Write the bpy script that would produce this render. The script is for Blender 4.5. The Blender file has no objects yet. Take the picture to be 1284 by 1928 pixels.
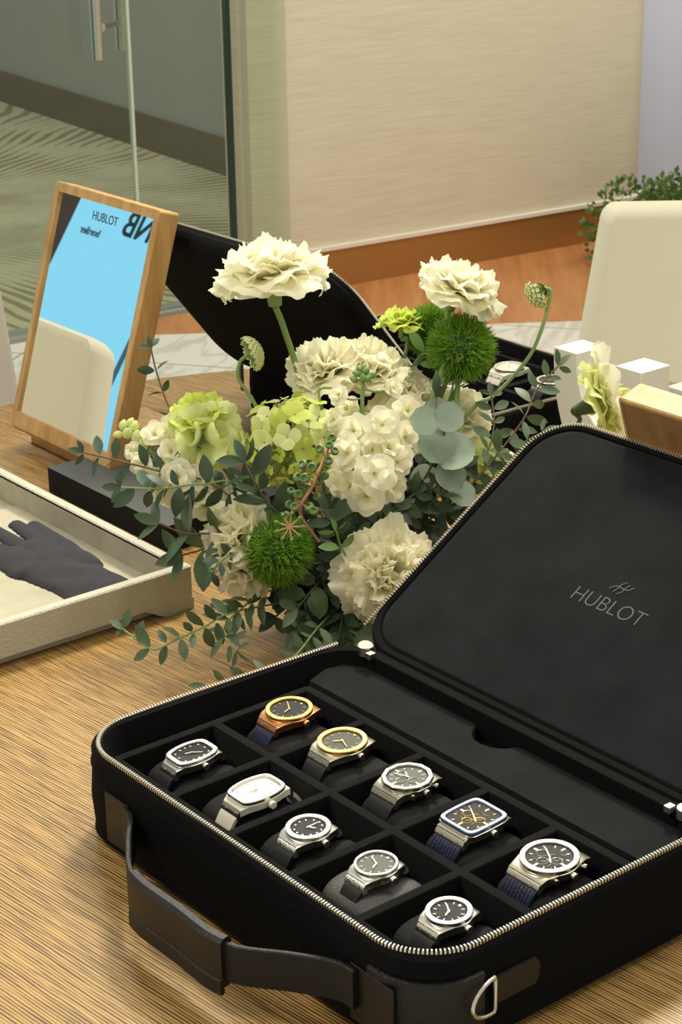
import bpy, bmesh, math, random
import numpy as np
from mathutils import Vector, Matrix
S = bpy.context.scene
COL = S.collection
rnd = random.Random(7)
PI = math.pi
# ------------------------------------------------------------------ camera
CAM = np.array([1.27942, -0.77401, 0.86951])
RIGHT = np.array([0.62749871, 0.77845814, -0.01575733])
UP = np.array([-0.27284994, 0.23880281, 0.93194749])
FWD = np.array([-0.72924501, 0.58049646, -0.36225071])
FPX, CX, CY = 3700.0, 642.0, 964.0
cam = bpy.data.cameras.new('camera')
cam.sensor_fit = 'VERTICAL'; cam.sensor_height = 36.0; cam.lens = FPX / 1928 * 36
cam.clip_start = 0.05; cam.clip_end = 60
cam.dof.use_dof = True; cam.dof.focus_distance = 1.8; cam.dof.aperture_fstop = 30
camo = bpy.data.objects.new('camera', cam); COL.objects.link(camo)
camo.matrix_world = Matrix([[RIGHT[i], UP[i], -FWD[i], CAM[i]] for i in range(3)] + [[0, 0, 0, 1]])
S.camera = camo
# ------------------------------------------------------------------ light, exposure
S.view_settings.view_transform = 'Standard'; S.view_settings.look = 'None'
S.view_settings.exposure = 0.0; S.view_settings.gamma = 1.0
S.cycles.use_denoising = True; S.cycles.sample_clamp_indirect = 6
S.cycles.max_bounces = 8; S.cycles.transparent_max_bounces = 12
w = bpy.data.worlds.new('world'); S.world = w; w.use_nodes = True
w.node_tree.nodes['Background'].inputs[0].default_value = (1.0, 0.955, 0.82, 1)
w.node_tree.nodes['Background'].inputs[1].default_value = 0.56
def area(name, loc, target, sx, sy, power, col=(1, .9, .72)):
    l = bpy.data.lights.new(name, 'AREA'); l.shape = 'RECTANGLE'; l.size = sx; l.size_y = sy
    l.energy = power; l.color = col
    o = bpy.data.objects.new(name, l); COL.objects.link(o); o.location = loc
    o.rotation_euler = (Vector(target) - Vector(loc)).to_track_quat('-Z', 'Y').to_euler()
    return o
def spot(loc, target, ang, power, blend=.7, rad=.14, col=(1, .93, .79)):
    l = bpy.data.lights.new('ceiling_spot', 'SPOT'); l.spot_size = math.radians(ang); l.spot_blend = blend; l.shadow_soft_size = rad
    l.energy = power; l.color = col
    o = bpy.data.objects.new('ceiling_spot', l); COL.objects.link(o); o.location = loc
    o.rotation_euler = (Vector(target) - Vector(loc)).to_track_quat('-Z', 'Y').to_euler(); return o
spot((-1.0, 1.55, 2.2), (.05, 0, 0), 54, 255, .8, .24, (1, .94, .78))
spot((.2, .9, 2.3), (0, .15, 0), 60, 55, .7, .2, (1, .94, .78))
area('ceiling_and_fill_light', (-2.0, 1.7, 2.35), (-1.2, 1.0, 0), 1.6, 1.3, 24, (1, .95, .80))  # panel added as a bright ceiling for the watch bezels to reflect
area('ceiling_and_fill_light', (.9, 1.7, 2.3), (0, .3, 0), .6, .6, 12, (1, .96, .9))
area('ceiling_and_fill_light', (-.9, -1.1, 2.3), (-.2, .4, 0), .6, .6, 32, (1, .94, .82))  # added fill from the camera side, no known lamp
area('ceiling_and_fill_light', (-2.4, 3.4, 2.2), (-3.5, 3.6, .2), .8, .8, 24, (1, .95, .86))
area('ceiling_and_fill_light', (-2.6, 4.7, 2.0), (-3.9, 5.2, .6), .5, .5, 22, (.86, .9, 1))  # added cool light that brightens the lilac wall
area('ceiling_and_fill_light', (-5.5, 2.4, 2.1), (-5.8, 2.6, -.7), 1.2, 1.2, 24, (1, .98, .88))

# ------------------------------------------------------------------ helpers
def at(px, py, d=0.0, D0=None):
    """a point seen at a pixel, at distance d behind the middle of the table"""
    D = (D0 or 2.085) + d
    v = FWD + RIGHT * (px - CX) / FPX + UP * (CY - py) / FPX
    return CAM + v * D
def atz(px, py, z):
    v = FWD + RIGHT * (px - CX) / FPX + UP * (CY - py) / FPX
    return CAM + v * (z - CAM[2]) / v[2]
def lin(c):
    return tuple((x / 12.92 if x <= .04045 else ((x + .055) / 1.055) ** 2.4) for x in c)
def hexc(r, g, b): return lin((r / 255, g / 255, b / 255)) + (1,)
NOWN = {'petals', 'leaves', 'florets', 'outer_petals', 'bristles'}
class MB:
    def __init__(s): s.v = []; s.f = []; s.n = 0
    def add(s, v, f):
        v = np.asarray(v, float).reshape(-1, 3); s.v.append(v)
        n = s.n; s.f += [tuple(i + n for i in q) for q in f]; s.n += len(v); return s
    def build(s, name, mat, parent=None, smooth=True, M=None):
        me = bpy.data.meshes.new(name)
        v = np.concatenate(s.v) if s.v else np.zeros((0, 3))
        if M is not None:
            M = np.array(M); v = v @ M[:3, :3].T + M[:3, 3]
        me.from_pydata(v.tolist(), [], s.f); me.update()
        o = bpy.data.objects.new(name, me); COL.objects.link(o)
        for m in (mat if isinstance(mat, (list, tuple)) else [mat]): me.materials.append(m)
        bm = bmesh.new(); bm.from_mesh(me); bmesh.ops.recalc_face_normals(bm, faces=bm.faces); bm.to_mesh(me); bm.free()
        if smooth:
            me.polygons.foreach_set('use_smooth', [True] * len(me.polygons))
            me.set_sharp_from_angle(angle=math.radians(38))
        if len(s.f) < 4000 and name not in NOWN: wm = o.modifiers.new('face_weighted_normals', 'WEIGHTED_NORMAL'); wm.keep_sharp = True; wm.weight = 100
        if parent is not None: o.parent = parent
        return o
def loops(mb, L, cap=True, closed=True):
    n = len(L[0]); V = np.concatenate([np.asarray(l, float) for l in L]); F = []
    for k in range(len(L) - 1):
        for i in range(n if closed else n - 1):
            j = (i + 1) % n; F.append((k * n + i, k * n + j, (k + 1) * n + j, (k + 1) * n + i))
    if cap: F.append(tuple(range(n))[::-1]); F.append(tuple((len(L) - 1) * n + i for i in range(n)))
    mb.add(V, F); return mb
def rrect(x0, x1, y0, y1, r, n=6):
    r = min(r, (x1 - x0) / 2 - 1e-5, (y1 - y0) / 2 - 1e-5); P = []
    for cx, cy, a in ((x1 - r, y0 + r, -PI / 2), (x1 - r, y1 - r, 0), (x0 + r, y1 - r, PI / 2), (x0 + r, y0 + r, PI)):
        for k in range(n + 1): t = a + PI / 2 * k / n; P.append((cx + r * math.cos(t), cy + r * math.sin(t)))
    return np.array(P)
def z3(P, z): P = np.asarray(P); return np.column_stack([P, np.full(len(P), z)])
def slab(mb, x0, x1, y0, y1, z0, z1, r=.002, b=.001, n=4):
    """rounded slab with softened edges"""
    b = min(b, (z1 - z0) / 2.01)
    def o(i): return rrect(x0 + i, x1 - i, y0 + i, y1 - i, max(r - i, 1e-4), n)
    return loops(mb, [z3(o(b), z0), z3(o(b * .3), z0 + b * .3), z3(o(0), z0 + b), z3(o(0), z1 - b), z3(o(b * .3), z1 - b * .3), z3(o(b), z1)])
def frames(P):
    P = np.asarray(P, float); T = np.gradient(P, axis=0); T /= np.linalg.norm(T, axis=1)[:, None] + 1e-12
    u = np.cross(T[0], [0, 0, 1.0]);
    if np.linalg.norm(u) < 1e-3: u = np.cross(T[0], [0, 1.0, 0])
    u /= np.linalg.norm(u); U = [u]
    for t in T[1:]:
        u = u - t * np.dot(u, t); u /= np.linalg.norm(u) + 1e-12; U.append(u)
    U = np.array(U); return T, U, np.cross(T, U)
def tube(mb, P, r, n=8, cap=True):
    P = np.asarray(P, float); T, U, W = frames(P); r = np.broadcast_to(r, len(P))
    a = np.arange(n) * 2 * PI / n; L = []
    for i in range(len(P)): L.append(P[i] + r[i] * (np.cos(a)[:, None] * U[i] + np.sin(a)[:, None] * W[i]))
    return loops(mb, L, cap)
def smooth_curve(P, n=24):
    P = [np.array(p, float) for p in P]; Q = [2 * P[0] - P[1]] + P + [2 * P[-1] - P[-2]]; out = []
    seg = len(P) - 1; k = max(2, n // seg)
    for i in range(seg):
        a, b, c, d = Q[i:i + 4]
        for j in range(k):
            t = j / k; out.append(.5 * ((2 * b) + (-a + c) * t + (2 * a - 5 * b + 4 * c - d) * t * t + (-a + 3 * b - 3 * c + d) * t ** 3))
    out.append(P[-1]); return np.array(out)
def lathe(mb, prof, n=32, cap=False):
    a = np.arange(n) * 2 * PI / n
    return loops(mb, [np.column_stack([r * np.cos(a), r * np.sin(a), np.full(n, z)]) for r, z in prof], cap)
def ringp(mb, O, I, z0, z1, b=.0003):
    O = np.asarray(O); I = np.asarray(I); c = O.mean(0)
    def sc(P, k): return c + (P - c) * (1 + k / np.abs(P - c).max())
    return loops(mb, [z3(I, z0), z3(O, z0), z3(O, z1 - b), z3(sc(O, -b), z1), z3(sc(I, b), z1), z3(I, z1 - b), z3(I, z0)], cap=False)
def axisM(loc, axis, spin=0.0, xref=None):
    z = np.array(axis, float); z /= np.linalg.norm(z)
    x = np.array(xref if xref is not None else (1, 0, 0.0)); x = x - z * np.dot(x, z)
    if np.linalg.norm(x) < 1e-3: x = np.cross(z, [0, 1, 0])
    x /= np.linalg.norm(x); y = np.cross(z, x)
    c, s = math.cos(spin), math.sin(spin); x, y = x * c + y * s, -x * s + y * c
    M = np.eye(4); M[:3, 0] = x; M[:3, 1] = y; M[:3, 2] = z; M[:3, 3] = loc; return M
def tag(o, label=None, cat=None, group=None, kind=None):
    if label: o['label'] = label
    if cat: o['category'] = cat
    if group: o['group'] = group
    if kind: o['kind'] = kind
    return o
def thing(name, label, cat, loc=(0, 0, 0), rot=(0, 0, 0), group=None):
    o = bpy.data.objects.new(name, None); COL.objects.link(o); o.location = loc; o.rotation_euler = rot
    o.empty_display_size = .02
    return tag(o, label, cat, group)
def text_mesh(name, body, size, mat, parent, M, extrude=.0003, align='CENTER', xscale=1.0, bold=0.0):
    c = bpy.data.curves.new('lettering', 'FONT'); c.body = body; c.size = size; c.extrude = extrude; c.align_x = align; c.offset = bold
    o = bpy.data.objects.new('lettering', c); COL.objects.link(o)
    me = bpy.data.meshes.new_from_object(o.evaluated_get(bpy.context.evaluated_depsgraph_get()))
    bpy.data.objects.remove(o)
    q = bpy.data.objects.new(name, me); COL.objects.link(q); me.materials.clear(); me.materials.append(mat)
    me.transform(Matrix(M.tolist()) @ Matrix.Diagonal((xscale, 1, 1, 1)))
    if parent is not None: q.parent = parent
    return q

# ------------------------------------------------------------------ materials
def nodes(name):
    m = bpy.data.materials.new(name); m.use_nodes = True; nt = m.node_tree
    return m, nt, nt.nodes['Principled BSDF']
def mat(name, col, rough=.5, metal=0., bump=0, bscale=200, sheen=0, noise=0, nscale=30, coat=0, spec=.5, trans=0, emit=None, estr=0, sss=0):
    m, nt, b = nodes(name); I = b.inputs
    I['Base Color'].default_value = col; I['Roughness'].default_value = rough; I['Metallic'].default_value = metal
    I['Specular IOR Level'].default_value = spec; I['Coat Weight'].default_value = coat
    if sheen: I['Sheen Weight'].default_value = sheen; I['Sheen Roughness'].default_value = .5
    if emit: I['Emission Color'].default_value = emit; I['Emission Strength'].default_value = estr
    if sss: I['Subsurface Weight'].default_value = sss; I['Subsurface Radius'].default_value = (.6, .6, .3); I['Subsurface Scale'].default_value = .006
    N = nt.nodes; L = nt.links
    tc = N.new('ShaderNodeTexCoord')
    if bump:
        t = N.new('ShaderNodeTexNoise'); t.inputs['Scale'].default_value = bscale; t.inputs['Detail'].default_value = 3
        L.new(tc.outputs['Object'], t.inputs['Vector'])
        bp = N.new('ShaderNodeBump'); bp.inputs['Strength'].default_value = bump; bp.inputs['Distance'].default_value = .002
        L.new(t.outputs['Fac'], bp.inputs['Height']); L.new(bp.outputs['Normal'], I['Normal'])
    if noise:
        t = N.new('ShaderNodeTexNoise'); t.inputs['Scale'].default_value = nscale; t.inputs['Detail'].default_value = 5
        L.new(tc.outputs['Object'], t.inputs['Vector'])
        mr = N.new('ShaderNodeMapRange'); mr.inputs['From Min'].default_value = .3; mr.inputs['From Max'].default_value = .7
        mr.inputs['To Min'].default_value = 1 - noise; mr.inputs['To Max'].default_value = 1 + noise; L.new(t.outputs['Fac'], mr.inputs['Value'])
        mx = N.new('ShaderNodeVectorMath'); mx.operation = 'SCALE'; mx.inputs[0].default_value = col[:3]
        L.new(mr.outputs['Result'], mx.inputs['Scale']); L.new(mx.outputs['Vector'], I['Base Color'])
    if trans:
        tl = N.new('ShaderNodeBsdfTranslucent'); tl.inputs['Color'].default_value = col
        ms = N.new('ShaderNodeMixShader'); ms.inputs[0].default_value = trans
        if noise: L.new(mx.outputs['Vector'], tl.inputs['Color'])
        out = N['Material Output']; L.new(b.outputs[0], ms.inputs[1]); L.new(tl.outputs[0], ms.inputs[2]); L.new(ms.outputs[0], out.inputs[0])
    return m
def wood(name, c1, c2, scale=(4, 120, 40), rot=0, rough=.45, detail=6, lo=.35, hi=.65, bump=.1, mid=None):
    m, nt, b = nodes(name); N = nt.nodes; L = nt.links
    tc = N.new('ShaderNodeTexCoord'); mp = N.new('ShaderNodeMapping'); mp.inputs['Rotation'].default_value = (0, 0, rot)
    m2 = N.new('ShaderNodeMapping'); m2.inputs['Scale'].default_value = scale
    L.new(tc.outputs['Object'], mp.inputs['Vector']); L.new(mp.outputs[0], m2.inputs['Vector'])
    t = N.new('ShaderNodeTexNoise'); t.inputs['Scale'].default_value = 1; t.inputs['Detail'].default_value = detail; t.inputs['Roughness'].default_value = .6
    L.new(m2.outputs[0], t.inputs['Vector'])
    cr = N.new('ShaderNodeValToRGB'); cr.color_ramp.elements[0].position = lo; cr.color_ramp.elements[0].color = c1
    cr.color_ramp.elements[1].position = hi; cr.color_ramp.elements[1].color = c2
    L.new(t.outputs['Fac'], cr.inputs[0]); L.new(cr.outputs[0], b.inputs['Base Color'])
    bp = N.new('ShaderNodeBump'); bp.inputs['Strength'].default_value = bump; bp.inputs['Distance'].default_value = .001
    L.new(t.outputs['Fac'], bp.inputs['Height']); L.new(bp.outputs[0], b.inputs['Normal'])
    b.inputs['Roughness'].default_value = rough
    return m
def glassy(name, tint, ior=1.45, rough=0.0):
    m = bpy.data.materials.new(name); m.use_nodes = True; nt = m.node_tree; N = nt.nodes; L = nt.links
    N.remove(N['Principled BSDF']); t = N.new('ShaderNodeBsdfTransparent'); t.inputs[0].default_value = tint
    g = N.new('ShaderNodeBsdfGlossy'); g.inputs['Roughness'].default_value = rough; g.inputs['Color'].default_value = (1, 1, 1, 1)
    mx = N.new('ShaderNodeMixShader')
    fr = N.new('ShaderNodeFresnel'); fr.inputs[0].default_value = ior
    ge = N.new('ShaderNodeNewGeometry'); om = N.new('ShaderNodeMath'); om.operation = 'SUBTRACT'; om.inputs[0].default_value = 1; L.new(ge.outputs['Backfacing'], om.inputs[1])
    mm_ = N.new('ShaderNodeMath'); mm_.operation = 'MULTIPLY'; L.new(fr.outputs[0], mm_.inputs[0]); L.new(om.outputs[0], mm_.inputs[1]); L.new(mm_.outputs[0], mx.inputs[0])
    L.new(t.outputs[0], mx.inputs[1]); L.new(g.outputs[0], mx.inputs[2]); L.new(mx.outputs[0], N['Material Output'].inputs[0])
    return m
M_oak = wood('oak_frame', hexc(178, 134, 76), hexc(208, 168, 108), (60, 60, 7), 0, .45, 4, .35, .7, .05)
M_oakshade = wood('oak_shaded_back', hexc(128, 92, 50), hexc(150, 112, 66), (60, 60, 7), 0, .5, 4, .35, .7, .05)  # same oak, darkened in colour for the shade on the mirror back
M_floorwood = wood('floor_planks', hexc(176, 112, 62), hexc(206, 144, 90), (2, 22, 2), math.radians(40), .35, 4, .3, .7, .02)
M_fabric = mat('black_fabric', hexc(13, 13, 14), .9, bump=.5, bscale=900, spec=.12)
M_leather = mat('black_leather', hexc(15, 15, 15), .5, bump=.35, bscale=500, spec=.45)
M_brownleather = mat('dark_smooth_leather', hexc(19, 16, 14), .45, bump=.15, bscale=300, spec=.45)
M_suede = mat('black_suede', hexc(20, 24, 25), .95, sheen=.06, noise=.35, nscale=22, spec=.1, bump=.3, bscale=1200)
M_suede2 = mat('black_suede_insert', hexc(12, 13, 13), .95, sheen=.05, noise=.25, nscale=60, spec=.1, bump=.3, bscale=1200)
M_dark = mat('lining_black', hexc(12, 12, 13), .9, spec=.15)
M_cushion = mat('cushion_black', hexc(15, 14, 14), .8, bump=.3, bscale=700, spec=.3)
M_cushiong = mat('cushion_grey_leather', hexc(72, 71, 69), .5, bump=.5, bscale=900)
M_emboss = mat('embossed_lettering', hexc(82, 84, 82), .5, spec=.5)
M_zip = mat('zip_metal', hexc(235, 230, 216), .28, 1.0)
M_steel = mat('polished_steel', hexc(226, 222, 210), .24, 1.0)
M_brushed = mat('brushed_titanium', hexc(206, 200, 182), .26, 1.0)
M_grey = mat('grey_titanium', hexc(182, 178, 160), .28, 1.0)
M_gold = mat('yellow_gold', hexc(248, 206, 126), .34, 1.0)
M_rose = mat('rose_gold', hexc(228, 162, 112), .3, 1.0)
M_pave = mat('pave_steel', hexc(240, 238, 226), .3, 1.0, bump=.35, bscale=900)
M_bluecrystal = mat('blue_tinted_sapphire', hexc(120, 136, 172), .08, .6, coat=1)
M_dialb = mat('black_dial', hexc(14, 14, 16), .6, spec=.25)
M_dialg = mat('dark_grey_dial', hexc(62, 62, 50), .5, .1)
M_dialw = mat('white_dial', hexc(232, 228, 212), .4)
M_dialn = mat('midnight_dial', hexc(20, 26, 32), .5, spec=.3)
M_rubber = mat('black_rubber', hexc(22, 22, 23), .55)
M_navy = mat('navy_rubber', hexc(24, 32, 62), .5, bump=.3, bscale=500)
M_white = mat('white_rubber', hexc(222, 216, 198), .5)
M_crystal = glassy('watch_crystal', (.98, .98, .98, 1), 1.10)
M_petalw = mat('white_petal', hexc(250, 247, 224), .6, trans=.5, spec=.2, noise=.02)
M_petalc = mat('cream_petal', hexc(252, 248, 224), .6, trans=.55, spec=.2, noise=.03)
M_petall = mat('lime_petal', hexc(222, 232, 120), .6, trans=.4, spec=.2, noise=.1, nscale=60)
M_petalp = mat('pale_lime_petal', hexc(232, 238, 170), .6, trans=.4, spec=.2, noise=.06, nscale=60)
M_stamen = mat('yellow_green_centre', hexc(190, 200, 90), .6)
M_stem = mat('green_stem', hexc(122, 148, 84), .5, spec=.3)
M_stemd = mat('dark_green_stem', hexc(78, 98, 52), .5)
M_brown = mat('brown_twig', hexc(104, 84, 62), .6)
M_pink = mat('pinkish_seed_stem', hexc(190, 140, 110), .6)
M_leaf = mat('eucalyptus_leaf', hexc(84, 106, 72), .5, trans=.15, noise=.25, nscale=40)
M_leafd = mat('dark_eucalyptus_leaf', hexc(60, 80, 56), .5, trans=.12, noise=.3, nscale=40)
M_leafs = mat('silver_dollar_leaf', hexc(150, 168, 148), .55, trans=.15, noise=.12, nscale=50)
M_leafl = mat('light_green_leaf', hexc(118, 156, 84), .5, trans=.2, noise=.15)
M_moss = mat('bright_green_bristle', hexc(124, 168, 48), .6, trans=.3, noise=.25, nscale=40)
M_berry = mat('green_seed_capsule', hexc(104, 130, 70), .4, noise=.15)
M_scab = mat('pale_scabiosa_floret', hexc(226, 228, 168), .6, trans=.2)
M_blockw = mat('white_lacquer', hexc(228, 230, 220), .5)
M_cream = mat('cream_upholstery', hexc(238, 230, 202), .8, bump=.25, bscale=300, sheen=.1)
M_chairw = mat('off_white_upholstery', hexc(222, 215, 200), .8, bump=.25, bscale=300)
M_chairleg = mat('chair_leg_wood', hexc(120, 84, 52), .5)
M_trayl = mat('beige_grained_leather', hexc(190, 186, 168), .55, bump=.7, bscale=380, spec=.35)
M_trays = mat('beige_suede', hexc(174, 168, 146), .95, noise=.1, nscale=24, sheen=.15)
M_glove = mat('charcoal_glove_cloth', hexc(48, 46, 52), .85, bump=.4, bscale=900, sheen=.1, spec=.2)
M_boxsheen = mat('black_card_sheen_top', hexc(74, 77, 76), .5)  # black card, its grey top sheen put into the colour
M_boxshade = mat('black_card_shaded_side', hexc(15, 17, 20), .7, spec=.2)  # same card in a darker copy for the shaded sides
M_mirror = mat('mirror_silver', (.93, .95, .95, 1), 0.01, 1.0)
M_letter = mat('grey_print', hexc(52, 66, 70), .6)
M_bowl = mat('dark_container', hexc(26, 32, 26), .5)
M_potw = mat('dark_planter', hexc(50, 44, 38), .6)
M_bush = mat('bush_leaf', hexc(96, 124, 56), .5, trans=.25, noise=.35, nscale=30)
M_glass = glassy('greenish_glass', (.88, .92, .885, 1))
M_glassedge = mat('glass_edge', hexc(24, 48, 42), .2)
M_glassedge2 = mat('light_glass_edge', hexc(196, 206, 186), .3)
M_lilac = mat('lilac_white_panel', hexc(210, 212, 226), .4)
M_darkwood = mat('dark_brown_panel', hexc(70, 58, 52), .6)
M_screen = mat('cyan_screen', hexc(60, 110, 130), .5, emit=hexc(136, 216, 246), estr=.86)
M_ink = mat('dark_ink', hexc(14, 44, 50), .6)
def ramp_mat(name, build):
    m, nt, b = nodes(name); build(nt.nodes, nt.links, b); return m
def _wall(N, L, b):
    tc = N.new('ShaderNodeTexCoord'); mp = N.new('ShaderNodeMapping'); mp.inputs['Scale'].default_value = (7, 7, 260)
    t = N.new('ShaderNodeTexNoise'); t.inputs['Scale'].default_value = 1; t.inputs['Detail'].default_value = 4
    L.new(tc.outputs['Object'], mp.inputs[0]); L.new(mp.outputs[0], t.inputs['Vector'])
    c = N.new('ShaderNodeValToRGB'); c.color_ramp.elements[0].position = .3; c.color_ramp.elements[0].color = hexc(206, 193, 165)
    c.color_ramp.elements[1].position = .62; c.color_ramp.elements[1].color = hexc(219, 207, 180)
    L.new(t.outputs['Fac'], c.inputs[0]); L.new(c.outputs[0], b.inputs['Base Color']); b.inputs['Roughness'].default_value = .75
def _table(N, L, b):
    tc = N.new('ShaderNodeTexCoord'); mp = N.new('ShaderNodeMapping'); mp.inputs['Rotation'].default_value = (0, 0, math.radians(-6)); L.new(tc.outputs['Object'], mp.inputs[0])
    nz = N.new('ShaderNodeTexNoise'); nz.inputs['Scale'].default_value = 1; nz.inputs['Detail'].default_value = 3
    m2 = N.new('ShaderNodeMapping'); m2.inputs['Scale'].default_value = (14, 130, 1); L.new(mp.outputs[0], m2.inputs[0]); L.new(m2.outputs[0], nz.inputs['Vector'])
    sx = N.new('ShaderNodeSeparateXYZ'); L.new(mp.outputs[0], sx.inputs[0])
    k = N.new('ShaderNodeMath'); k.operation = 'MULTIPLY_ADD'; k.inputs[1].default_value = 1.3; L.new(nz.outputs['Fac'], k.inputs[0])
    k2 = N.new('ShaderNodeMath'); k2.operation = 'MULTIPLY'; k2.inputs[1].default_value = 340; L.new(sx.outputs['Y'], k2.inputs[0]); L.new(k2.outputs[0], k.inputs[2])
    pp = N.new('ShaderNodeMath'); pp.operation = 'PINGPONG'; pp.inputs[1].default_value = .5; L.new(k.outputs[0], pp.inputs[0])
    n3 = N.new('ShaderNodeTexNoise'); n3.inputs['Scale'].default_value = 1; n3.inputs['Detail'].default_value = 4
    m3 = N.new('ShaderNodeMapping'); m3.inputs['Scale'].default_value = (20, 420, 1); L.new(mp.outputs[0], m3.inputs[0]); L.new(m3.outputs[0], n3.inputs['Vector'])
    ad = N.new('ShaderNodeMath'); ad.operation = 'MULTIPLY_ADD'; ad.inputs[1].default_value = .9; L.new(n3.outputs['Fac'], ad.inputs[0]); L.new(pp.outputs[0], ad.inputs[2])
    c = N.new('ShaderNodeValToRGB'); c.color_ramp.elements[0].position = .50; c.color_ramp.elements[0].color = hexc(80, 54, 22)
    c.color_ramp.elements[1].position = .84; c.color_ramp.elements[1].color = hexc(190, 152, 90)
    L.new(ad.outputs[0], c.inputs[0]); L.new(c.outputs[0], b.inputs['Base Color']); b.inputs['Roughness'].default_value = .4
    bp = N.new('ShaderNodeBump'); bp.inputs['Strength'].default_value = .25; bp.inputs['Distance'].default_value = .0006; L.new(ad.outputs[0], bp.inputs['Height']); L.new(bp.outputs[0], b.inputs['Normal'])
M_table = ramp_mat('ribbed_oak_veneer', _table)
M_wall = ramp_mat('silk_wall_covering', _wall)
def _marble(N, L, b):
    tc = N.new('ShaderNodeTexCoord'); mp = N.new('ShaderNodeMapping'); mp.inputs['Rotation'].default_value = (0, 0, math.radians(-35.2))
    L.new(tc.outputs['Object'], mp.inputs[0])
    t = N.new('ShaderNodeTexNoise'); t.inputs['Scale'].default_value = 3.5; t.inputs['Detail'].default_value = 7; t.inputs['Distortion'].default_value = 1.2
    m2 = N.new('ShaderNodeMapping'); m2.inputs['Scale'].default_value = (2.2, .6, 1); L.new(mp.outputs[0], m2.inputs[0]); L.new(m2.outputs[0], t.inputs['Vector'])
    c = N.new('ShaderNodeValToRGB'); c.color_ramp.elements[0].position = .45; c.color_ramp.elements[0].color = hexc(232, 228, 214)
    c.color_ramp.elements[1].position = .5; c.color_ramp.elements[1].color = hexc(206, 204, 190)
    e = c.color_ramp.elements.new(.55); e.color = hexc(233, 229, 216)
    br = N.new('ShaderNodeTexBrick'); br.inputs['Scale'].default_value = 1; br.inputs['Brick Width'].default_value = .9; br.inputs['Row Height'].default_value = .6
    br.inputs['Mortar Size'].default_value = .004; br.offset = 0; L.new(mp.outputs[0], br.inputs['Vector']); br.inputs['Mortar'].default_value = hexc(170, 165, 150)
    L.new(t.outputs['Fac'], c.inputs[0]); L.new(c.outputs[0], br.inputs['Color1']); L.new(c.outputs[0], br.inputs['Color2'])
    L.new(br.outputs['Color'], b.inputs['Base Color']); b.inputs['Roughness'].default_value = .25
M_marble = ramp_mat('white_marble', _marble)
def _carpet(N, L, b):
    tc = N.new('ShaderNodeTexCoord')
    n0 = N.new('ShaderNodeTexNoise'); n0.inputs['Scale'].default_value = 1.1; n0.inputs['Detail'].default_value = 2; L.new(tc.outputs['Object'], n0.inputs['Vector'])
    wv = N.new('ShaderNodeTexWave'); wv.wave_type = 'RINGS'; wv.inputs['Scale'].default_value = 0.01
    mp = N.new('ShaderNodeMapping'); mp.inputs['Location'].default_value = (5.4, -2.2, 0)
    L.new(tc.outputs['Object'], mp.inputs[0])
    gr = N.new('ShaderNodeTexGradient'); gr.gradient_type = 'RADIAL'; L.new(mp.outputs[0], gr.inputs[0])
    mu = N.new('ShaderNodeMath'); mu.operation = 'MULTIPLY'; mu.inputs[1].default_value = 170; L.new(gr.outputs['Fac'], mu.inputs[0])
    ad = N.new('ShaderNodeMath'); ad.operation = 'MULTIPLY_ADD'; ad.inputs[1].default_value = 5; L.new(n0.outputs['Fac'], ad.inputs[0]); L.new(mu.outputs[0], ad.inputs[2])
    fr = N.new('ShaderNodeMath'); fr.operation = 'PINGPONG'; fr.inputs[1].default_value = .5; L.new(ad.outputs[0], fr.inputs[0])
    n1 = N.new('ShaderNodeTexNoise'); n1.inputs['Scale'].default_value = 2.6; n1.inputs['Detail'].default_value = 2; L.new(tc.outputs['Object'], n1.inputs['Vector'])
    sb = N.new('ShaderNodeMath'); sb.operation = 'SUBTRACT'; L.new(n1.outputs['Fac'], sb.inputs[0]); sb.inputs[1].default_value = .36
    lt = N.new('ShaderNodeMath'); lt.operation = 'LESS_THAN'; L.new(fr.outputs[0], lt.inputs[0]); L.new(sb.outputs[0], lt.inputs[1])
    mx = N.new('ShaderNodeMix'); mx.data_type = 'RGBA'; mx.inputs[6].default_value = hexc(192, 186, 158); mx.inputs[7].default_value = hexc(140, 132, 98)
    L.new(lt.outputs[0], mx.inputs[0])
    n2 = N.new('ShaderNodeTexNoise'); n2.inputs['Scale'].default_value = 60; L.new(tc.outputs['Object'], n2.inputs['Vector'])
    m3 = N.new('ShaderNodeMix'); m3.data_type = 'RGBA'; m3.blend_type = 'OVERLAY'; m3.inputs[0].default_value = .35
    L.new(mx.outputs[2], m3.inputs[6]); L.new(n2.outputs['Color'], m3.inputs[7])
    L.new(m3.outputs[2], b.inputs['Base Color']); b.inputs['Roughness'].default_value = .95
M_carpet = ramp_mat('palm_leaf_carpet', _carpet)

# ------------------------------------------------------------------ the room
FZ = -0.74
def poly(name, pts, z0, z1, m, kind='structure'):
    mb = MB(); loops(mb, [z3(pts, z0), z3(pts, z1)]); o = mb.build(name, m, smooth=False)
    if kind: o['kind'] = kind
    return o
poly('floor_marble', [(-9, -3), (4, -3), (4, 8), (-9, 8)], FZ - .1, FZ, M_marble)
e = np.array([.1103, .9939]); nrm = np.array([.9939, -.1103])      # along the wall, out of the wall into the room
W0 = np.array([-3.534, 2.982])
def wp(s, off=0): return tuple(W0 + e * s + nrm * off)
ma, mbp = np.array([-3.713, 1.927]), np.array([-2.721, 3.334]); md = (mbp - ma) / np.linalg.norm(mbp - ma)
poly('floor_wood', [wp(-.956, 0), tuple(ma + md * 6), wp(6.5, 0)], FZ, FZ + .0012, M_floorwood)
poly('floor_carpet', [wp(-1.1, -.05), wp(6, -.05), (-9, 8), (-9, -3), wp(-6, -.05)], FZ, FZ + .002, M_carpet)
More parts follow.
